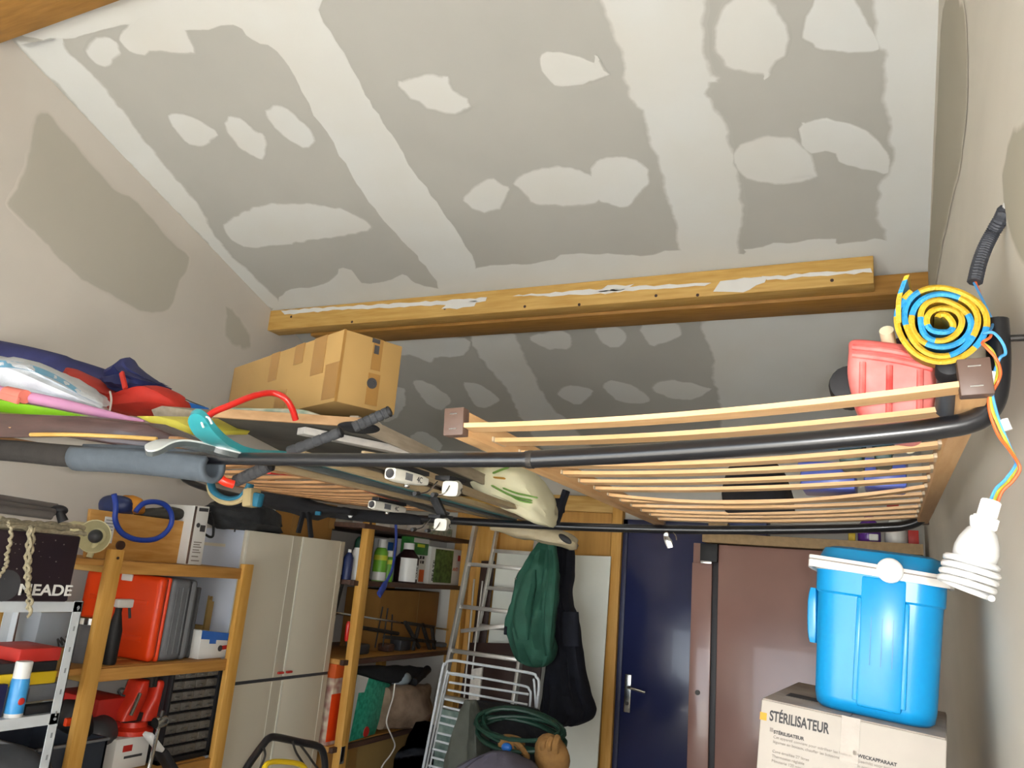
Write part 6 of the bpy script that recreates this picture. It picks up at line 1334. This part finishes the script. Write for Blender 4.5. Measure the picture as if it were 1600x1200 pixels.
ski('ski', 'ski with an upturned turquoise tip, bindings hanging below it', tA+[V(SXA, 1.6, 1.955), V(SXA-.03, 2.4, 1.95), V(SXA-.06, 3.1, 1.95)], .06, M['turq'], M['turq'])
sk = [o for o in COL.objects if o.name == 'ski'][0]
MB().tube(cat_rom([aY(x, y, 1.135) for x, y in [(318, 668), (315, 659), (319, 652), (326, 653), (331, 662)]], 5), .0022, 6).build('white_mark', M['white'], sk)
tB = [aY(234, 706, 1.08), aY(244, 697, 1.1), aY(262, 690, 1.13), aY(285, 690, 1.17), aY(325, 698, 1.24), aY(380, 712, 1.33)]
SXB = -1.56
ski('ski', 'ski with a drooping white tip beside the grey foam sleeve', tB+[V(-1.46, 1.7, 1.955), V(-1.64, 2.36, 1.95), V(-1.82, 3.07, 1.95)], .055, M['skiwhite'], M['skigrey'])
ski('ski', 'dull brown ski under the right edge of the dusty panel, a binding pair below it', [V(-1.13, 1.5, 1.955), V(-1.16, 1.8, 1.955), V(-1.24, 2.4, 1.95), V(-1.31, 3.08, 1.95)], .05, M['skitop'], M['skitop'])
# long boards and poles running back beside the skis
for i, (xa, ya, xb, yb, z, w_, h_, m, lab) in enumerate(((448, 733, 838, 824, 1.938, .03, .016, 'skitop', 'long narrow board running back under the loft, leftmost of three'), (505, 734, 842, 822, 1.94, .028, .02, 'skigrey', 'long dark grey board running back under the loft, the middle of three'), (552, 734, 850, 818, 1.945, .035, .018, 'skitop', 'long narrow board running back under the loft, rightmost of three'))):
    a, c = aZ(xa, ya, z), aZ(xb, yb, z); d = (c-a).normalized(); c = a+d*min((c-a).length, (3.15-a.y)/d.y)
    o = MB().bar(a-d*.25, c, w_, h_).build('long_board', M[m], None, .002); tag(o, lab, 'board')
o = MB().rows([(aX(420, 733, -1.7), aX(420, 741, -1.7), .01), (aX(520, 742, -1.7), aX(520, 752, -1.7), .015), (aX(620, 775, -1.7), aX(620, 785, -1.7), .01)], 8, V(1, 0, 0)).build('red_tape_pole', M['casered'], None); o.name = 'red_pole'; tag(o, 'thin red pole among the brown slats', 'pole')
# bindings hanging under the skis
def binding(name, label, x, y, Y, lng, heel, yaw):
    c = aY(x, y, Y); T = thing(name, label, 'ski binding', c)
    R = Matrix.Rotation(yaw, 3, 'Z')
    def P(a, b2, c2): return c+R @ V(a, b2, c2)
    if not heel:
        R_ = [(P(0, -lng/2, .014), P(0, -lng/2, -.014), .016), (P(0, -lng/4, .016), P(0, -lng/4, -.017), .02), (P(0, lng/4, .015), P(0, lng/4, -.013), .019), (P(0, lng/2, .012), P(0, lng/2, -.008), .014)]
        MB().rows(R_, 16, R @ V(1, 0, 0), pw=.45).build('housing', M['binding'], T, smooth=40)
        MB().lathe([(.012, 0), (.011, .003), (.006, .001)], P(0, -lng/2-.001, 0), R @ V(0, -1, 0), n=14).build('adjuster', M['ink'], T)
        MB().lohi((0, 0, 0), (1, 1, 1)); MB().bar(P(.0, -lng/2.4, .022), P(.0, lng/2, .022), .03, .012).build('base_plate', M['blackmatte'], T, .002)
        MB().bar(P(.0195, -lng*.25, 0), P(.0195, -lng*.05, 0), .002, .018).build('grey_label', M['greycase'], T, smooth=0)
        text('4C', .022, P(.0205, lng*.08, -.008), R @ V(0, 1, 0), (0, 0, 1), M['ink'], T)
        MB().blob(P(0, 0, -.02), (.008, .008, .006), 0, 1, 0, 6).build('screw', M['steel'], T)
    else:
        R_ = [(P(0, -.03, .014), P(0, -.03, -.026), .022), (P(0, 0, .02), P(0, 0, -.024), .02), (P(0, .03, .016), P(0, .03, -.012), .018)]
        MB().rows(R_, 16, R @ V(1, 0, 0), pw=.4).build('housing', M['binding'], T, smooth=40)
        MB().bar(P(-.02, -.045, .02), P(0, .05, .024), .045, .012).build('base_plate', M['blackmatte'], T, .002)
        MB().blob(P(.0, -.0, .012), (.018, .02, .012), .1, 9, 2, 8).build('black_cup', M['blackmatte'], T)
        for s in (-1, 1):
            MB().tube(cat_rom([P(s*.02-.02, -.02, .012), P(s*.024-.03, -.05, -.02), P(s*.024-.04, -.1, -.032)], 5), .0024, 6).build('brake_arm', M['steel'], T)
            MB().tube([P(s*.024-.04, -.095, -.031), P(s*.024-.043, -.12, -.034)], .006, 8).build('brake_foot', M['blackmatte'], T)
        text('4C', .02, P(.0215, .0, -.012), R @ V(0, 1, 0), (0, 0, 1), M['ink'], T)
    return T
BIND = {}
binding('ski_binding', 'white ski binding toe piece, upper left of the four hanging', 637, 747, 1.67, .16, False, 0)
binding('ski_binding', 'white ski binding toe piece, lower left of the four hanging', 606, 793, 2.37, .2, False, 0)
hb = aY(692, 818, 2.3)
binding('ski_binding', 'white ski binding heel piece with brake arms, upper right of the four hanging', 708, 762, 1.82, .1, True, .25)
T = binding('ski_binding', 'white ski binding heel piece with brake arms, lower right of the four hanging', 692, 818, 2.3, .1, True, .25)
MB().bar(hb+V(-.0, 0, .02), V(-1.41, hb.y, 1.942), .03, .02, V(0, 1, 0)).build('riser', M['blackmatte'], T, .003)
# cushion bag with leaf print, clear film and dark strap at the end of the stack
QY = 2.75
T = thing('leaf_bag', 'cream cushion bag with green leaf print squeezed between the panel and the pale bed base', 'bag', aY(805, 800, QY))
R = [(742, 742, 754, .03), (752, 733, 772, .1), (772, 729, 786, .15), (795, 729, 798, .17), (818, 733, 808, .17), (838, 745, 817, .15), (852, 768, 822, .12), (860, 795, 824, .05)]
MB().rows([(aY(x, a, QY), aY(x, c, QY), t) for x, a, c, t in R], 26, V(0, 1, 0), amp=.012, freq=9, seed=2, fold=.01).build('bag_body', M['leafbag'], T, smooth=70)
bpy.context.view_layer.update()
bod = [o for o in COL.objects if o.parent == T][0]
from mathutils.bvhtree import BVHTree
bv = BVHTree.FromPolygons([v.co+ORI[T.name] for v in bod.data.vertices], [list(p.vertices) for p in bod.data.polygons])
def onbag(x, y):
    h = bv.ray_cast(CAM, ray(x, y).normalized()); return h[0]-ray(x, y).normalized()*.002 if h[0] else None
def leaf(pts, m):
    Q = [onbag(*p) for p in pts]
    if all(Q): MB().tube(cat_rom(Q, 4), [.004]+[.019]*(4*(len(Q)-1)-1)+[.004], 6, flat=.2).build('leaf_print', M[m], T)
leaf([(768, 758), (782, 766), (798, 774), (815, 779), (832, 782)], 'leaf'); leaf([(785, 762), (805, 770), (822, 774), (840, 778)], 'leaf'); leaf([(795, 772), (812, 782), (832, 786)], 'leaf')
leaf([(772, 746), (780, 747), (790, 748)], 'leafo'); leaf([(770, 740), (782, 735), (795, 731)], 'leaf')
o = MB().rows([(aY(770, 822, 3.2), aY(770, 830, 3.2), .03), (aY(815, 823, 3.2), aY(815, 842, 3.2), .06), (aY(850, 824, 3.2), aY(850, 850, 3.2), .07), (aY(885, 832, 3.2), aY(885, 856, 3.2), .05), (aY(902, 842, 3.2), aY(900, 858, 3.2), .02)], 18, amp=.012, freq=12, seed=7, fold=.01).build('clear_bag', M['clearfilm'], None, smooth=60); tag(o, 'dull see-through plastic bag drooping behind the farther black tube', 'bag')
o = MB().blob(aY(883, 842, 3.12), (.035, .008, .014), .1, 9, 1, 8, Matrix.Rotation(.5, 3, 'Y')).build('black_clip', M['blackmatte'], None); tag(o, 'small black oval clip on the drooping plastic bag', 'clip')
T = thing('dark_strap', 'dark navy strap sloping down behind the cushion bag', 'strap', aY(876, 800, 2.95))
MB().bar(aY(885, 766, 2.95), aY(868, 818, 2.95), .02, .045, V(0, 1, 0)).build('webbing', M['navycoat'], T, .004); MB().box(aY(872, 790, 2.98), (.06, .02, .06)).build('buckle', M['navycoat'], T, .006)
# steel clip hanging from the farther tube
T = thing('steel_clip', 'bright steel clip hanging from the farther tube before the navy door', 'clip', aY(1045, 858, 2.98))
MB().lathe([(.009, -.004), (.012, 0), (.009, .004)], aY(1041, 836, 2.975), (0, 1, 0), n=14).build('eye', M['steel'], T)
MB().rows([(aY(1037, 838, 2.975), aY(1045, 838, 2.975), .006), (aY(1038, 846, 2.975), aY(1050, 845, 2.975), .008), (aY(1043, 857, 2.975), aY(1052, 855, 2.975), .005)], 12, pw=.5).build('jaw', M['steel'], T); MB().tube(cat_rom([aY(1052, 832, 2.975), aY(1056, 838, 2.975), aY(1057, 844, 2.975)], 4), .002, 6).build('wire', M['steel'], T)

# left end of the stack
LY0 = 1.72
T = thing('navy_roll', 'long navy nylon roll lying along the left wall on top of the stack', 'roll', aY(60, 560, LY0+.2))
MB().tube(cat_rom([aY(-140, 530, LY0+.1), aY(-20, 549, LY0+.15), (aY(60, 566, LY0+.2)), aY(130, 586, LY0+.25), aY(195, 608, LY0+.3)], 6), [.05]*6+[.055]*10+[.05]*6+[.042]*3, 16).build('roll_body', M['navy'], T)
R = [(168, 592, 602, .01), (182, 578, 612, .05), (194, 566, 620, .055), (203, 559, 625, .06), (212, 572, 624, .065), (226, 584, 620, .06), (240, 594, 612, .04), (256, 601, 605, .008)]
MB().rows([(aY(x, a, LY0), aY(x, c, LY0), t) for x, a, c, t in R], 22, amp=.012, freq=10, seed=3, fold=.02, pw=1.0, sub=3).build('pointed_hood', M['navy'], T, smooth=40)
MB().bar(aY(190, 582, LY0-.075), aY(196, 607, LY0-.08), .01, .016, V(1, 0, 0)).build('red_stripe', M['redcloth'], T, .002)
R = [(108, 574, 600, .02), (125, 580, 622, .06), (150, 592, 640, .09), (180, 608, 646, .1), (205, 620, 648, .1), (235, 612, 648, .1), (258, 606, 647, .09), (272, 615, 643, .06), (278, 626, 640, .02)]
T = thing('red_bag', 'red nylon bag under the navy hood, tied with a white cord', 'bag', aY(200, 650, LY0))
MB().rows([(aY(x, a, LY0+.0), aY(x, c, LY0+.0), t) for x, a, c, t in R], 24, amp=.008, freq=9, seed=5, fold=.012).build('bag_body', M['redcloth'], T, smooth=60)
MB().tube(cat_rom([aY(172, 612, LY0-.09), aY(174, 625, LY0-.105), aY(171, 644, LY0-.1)], 4), .0035, 6).build('cord', M['offwhite'], T)
WYY = 1.5
R = [(-70, 565, 610, .05), (-30, 560, 615, .09), (5, 560, 622, .11), (40, 564, 630, .12), (75, 572, 635, .12), (100, 585, 638, .11), (122, 600, 641, .09), (145, 618, 643, .05), (159, 630, 642, .015)]
T = thing('white_plastic_bag', 'white plastic bag with a pale blue band on the left of the stack', 'bag', aY(60, 640, WYY))
MB().rows([(aY(x, a, WYY), aY(x, c, WYY), t) for x, a, c, t in R], 28, amp=.012, freq=13, seed=6, fold=.012, sub=5).build('bag_body', M['bagwhite'], T, smooth=60)
bod = [o for o in COL.objects if o.parent == T][0]
bv = BVHTree.FromPolygons([v.co+ORI[T.name] for v in bod.data.vertices], [list(p.vertices) for p in bod.data.polygons])
st = []
for i in range(19):
    u = i/18; x = -2+u*128; y = 568+ (u**2.1)*46
    r = []
    for dy in (-5, 6):
        h = bv.ray_cast(CAM, ray(x, y+dy*(1-.3*u)).normalized())
        if h[0]: r.append(h[0]-ray(x, y+dy).normalized()*.0035)
    if len(r) == 2: st.append(r)
if len(st) > 3: MB().add([q for r in st for q in r], [(2*i, 2*i+1, 2*i+3, 2*i+2) for i in range(len(st)-1)]).build('blue_band', M['bagblue'], T, smooth=60)
PY = 1.36
T = thing('pink_foam_tube', 'long pink foam tube with a coral strap, tapering to the right', 'tube', aY(60, 620, PY))
pp = cat_rom([aY(-150, 570, PY-.06), aY(0, 612, PY), aY(60, 624, PY+.03), aY(120, 637, PY+.06), aY(180, 650, PY+.09), aY(225, 659, PY+.12)], 5); n = len(pp)
MB().tube(pp, [.0175 if i < n*.5 else .0175-.014*(i/n-.5)*2 for i in range(n)], 12).build('foam_tube', M['pink'], T)
a, c = aY(11, 614, PY), aY(39, 620, PY); MB().tube([a, c], .0205, 14).build('coral_strap', M['coral'], T); MB().bar(a+V(0, -.015, -.012), c+V(0, -.015, -.016), .012, .02).build('strap_end', M['coral'], T, .003)
o = MB().prism([aY(-140, 600, 1.33), aY(0, 625, 1.35), aY(70, 637, 1.37), aY(130, 650, 1.4), aY(60, 650, 1.39), aY(-140, 643, 1.34)], (0, .02, .004)).build('lime_board', M['lime'], None, .003); tag(o, 'bright lime green board under the pink foam tube', 'board')
o = MB().prism([aY(212, 650, 1.5), aY(245, 650, 1.5), aY(275, 657, 1.5), aY(306, 673, 1.5), aY(300, 680, 1.5), aY(270, 668, 1.5), aY(232, 660, 1.5)], (0, .2, .04)).build('yellow_board', M['yellow'], None, .003); tag(o, 'pale yellow board tip right of the pink foam tube', 'board')
b0, b1 = aY(-160, 655, 1.27), aY(318, 709, 1.44)
T = thing('brown_plank', 'dark brown varnished plank across the front of the stack at the left', 'plank', b0.lerp(b1, .5))
vs = [aY(-160, 628, 1.25), aY(0, 646, 1.28), aY(130, 651, 1.32), aY(230, 663, 1.37), aY(290, 689, 1.42), aY(318, 708, 1.44), aY(300, 713, 1.43), aY(220, 702, 1.38), aY(100, 683, 1.32), aY(0, 684, 1.28), aY(-160, 672, 1.25)]
MB().prism(vs, (0, .06, .012)).build('plank', mat('dark_varnish', '#3b2623', .3, col2='#4d3430', scale=6, stretch=(1, 8, 8), coat=.3), T, .004)
o = MB().tube(cat_rom([aY(48, 679, 1.29), aY(110, 679, 1.3), aY(180, 682, 1.33), aY(245, 686, 1.37)], 5), .0055, 8).build('thin_stick', M['pineX'], None); tag(o, 'thin pale stick lying below the dark brown plank', 'stick')
o = MB().bar(aY(-150, 660, 1.31), aY(24, 672, 1.31), .03, .012).build('pale_lath', M['paneledge'], None, .002); tag(o, 'pale lath just above the black sleeve at the left edge', 'lath')
o = MB().prism([aY(236, 640, 1.62), aY(252, 634, 1.62), aY(310, 642, 1.66), aY(334, 650, 1.68), (aY(334, 663, 1.68)), aY(290, 655, 1.65), aY(240, 650, 1.62)], (0, .3, .05)).build('torn_cardboard', M['greywood'], None, .002); tag(o, 'torn grey cardboard sheet between the red bag and the panel', 'cardboard')
o = MB().bar(aY(278, 634, 1.95), aY(310, 637, 1.95), .1, .02).build('blue_pad', M['brightblue'], None, .004); tag(o, 'small blue pad peeping out right of the red bag', 'pad')
o = MB().tube(cat_rom([aY(258, 605, 1.9), aY(290, 624, 2.0), aY(320, 636, 2.1)], 4), .002, 5).build('thin_string', M['ink'], None); tag(o, 'thin dark string stretched from the navy hood to the panel', 'string')
# turquoise and cream straps hanging under the left bed base
T = thing('turquoise_strap', 'turquoise and cream padded strap hanging in a loop under the browner bed base', 'strap', aY(365, 790, 2.0))
sp = cat_rom([aY(x, y, 2.05) for x, y in [(329, 752), (333, 766), (345, 776), (362, 780), (378, 776), (388, 764), (391, 756)]], 6)
MB().tube(sp, .017, 10, flat=.6).build('pad', M['strapblue'], T); MB().tube([p+V(0, -.006, -.014) for p in sp], .009, 8).build('cream_edge', M['strapcream'], T)
MB().bar(aY(394, 764, 2.05), aY(392, 792, 2.05), .05, .04).build('cream_buckle', M['strapcream'], T, .005); MB().bar(aY(405, 770, 2.05), aY(400, 792, 2.05), .03, .035).build('pad', M['strapblue'], T, .008)
T = thing('black_straps', 'black cloth bag hanging from the farther tube, two loose straps below', 'bag', aY(480, 820, 2.9))
R = [(408, 770, 790, .03), (430, 770, 797, .06), (470, 776, 806, .07), (490, 784, 812, .07), (520, 790, 804, .06), (552, 796, 806, .03)]
MB().rows([(aY(x, a, 2.92), aY(x, c, 2.92), t) for x, a, c, t in R], 18, amp=.01, freq=12, seed=9).build('bag_body', M['blackcloth'], T, smooth=60)
for xa, ya, xb, yb in ((474, 800, 466, 833), (482, 800, 486, 840)): MB().bar(aY(xa, ya, 2.85), aY(xb, yb, 2.85), .012, .026, V(0, 1, 0)).build('strap', M['blackcloth'], T, .003)
MB().box(aY(497, 802, 2.84), (.03, .01, .018)).build('blue_tab', M['strapblue'], T, .003)
o = MB().lathe([(.006, 0), (.012, .01), (.008, .03), (.002, .04)], aY(547, 809, 2.95), (0, 0, 1), n=10).build('white_peg', M['whiteplastic'], None); tag(o, 'tiny white peg hanging from the farther tube above the bottles', 'peg')
o = MB().blob(aY(424, 749, 2.1), (.018, .012, .01), 0, 1, 0, 8).build('chrome_bell', M['steel'], None); tag(o, 'tiny shiny chrome knob under the browner bed slats', 'knob')

# look-alikes share a group
from collections import defaultdict
GR = {'aluminium_ladder': 'aluminium ladders leaning on the partition', 'bed_base': 'slatted bed bases on the black tubes', 'ski': 'skis on the black tubes', 'ski_binding': 'ski bindings hanging under the skis', 'foam_grip': 'charcoal foam grips on the stack', 'long_board': 'long boards running back under the loft', 'blue_tub': 'blue tubs on the pale bed base', 'teal_box': 'teal boxes on the pale bed base', 'flat_carton': 'flat cartons on the top board', 'fertilizer_bottle': 'green and white bottles on the bottle shelf', 'carton': 'cartons on the bottle shelf', 'metal_rod': 'metal rods', 'work_glove': 'work gloves on the heap', 'tool_block': 'tools on the tool board', 'low_carton': 'cartons at the bottom of the pine shelf', 'pine_runner': 'runners under the dusty panel', 'plank_support': 'blocks under the low plank', 'spray_bottle': 'spray bottles'}
for o in COL.objects:
    if o.parent is None and 'category' in o.keys():
        g = GR.get(o.name.split('.')[0])
        if g and 'group' not in o.keys(): o['group'] = g
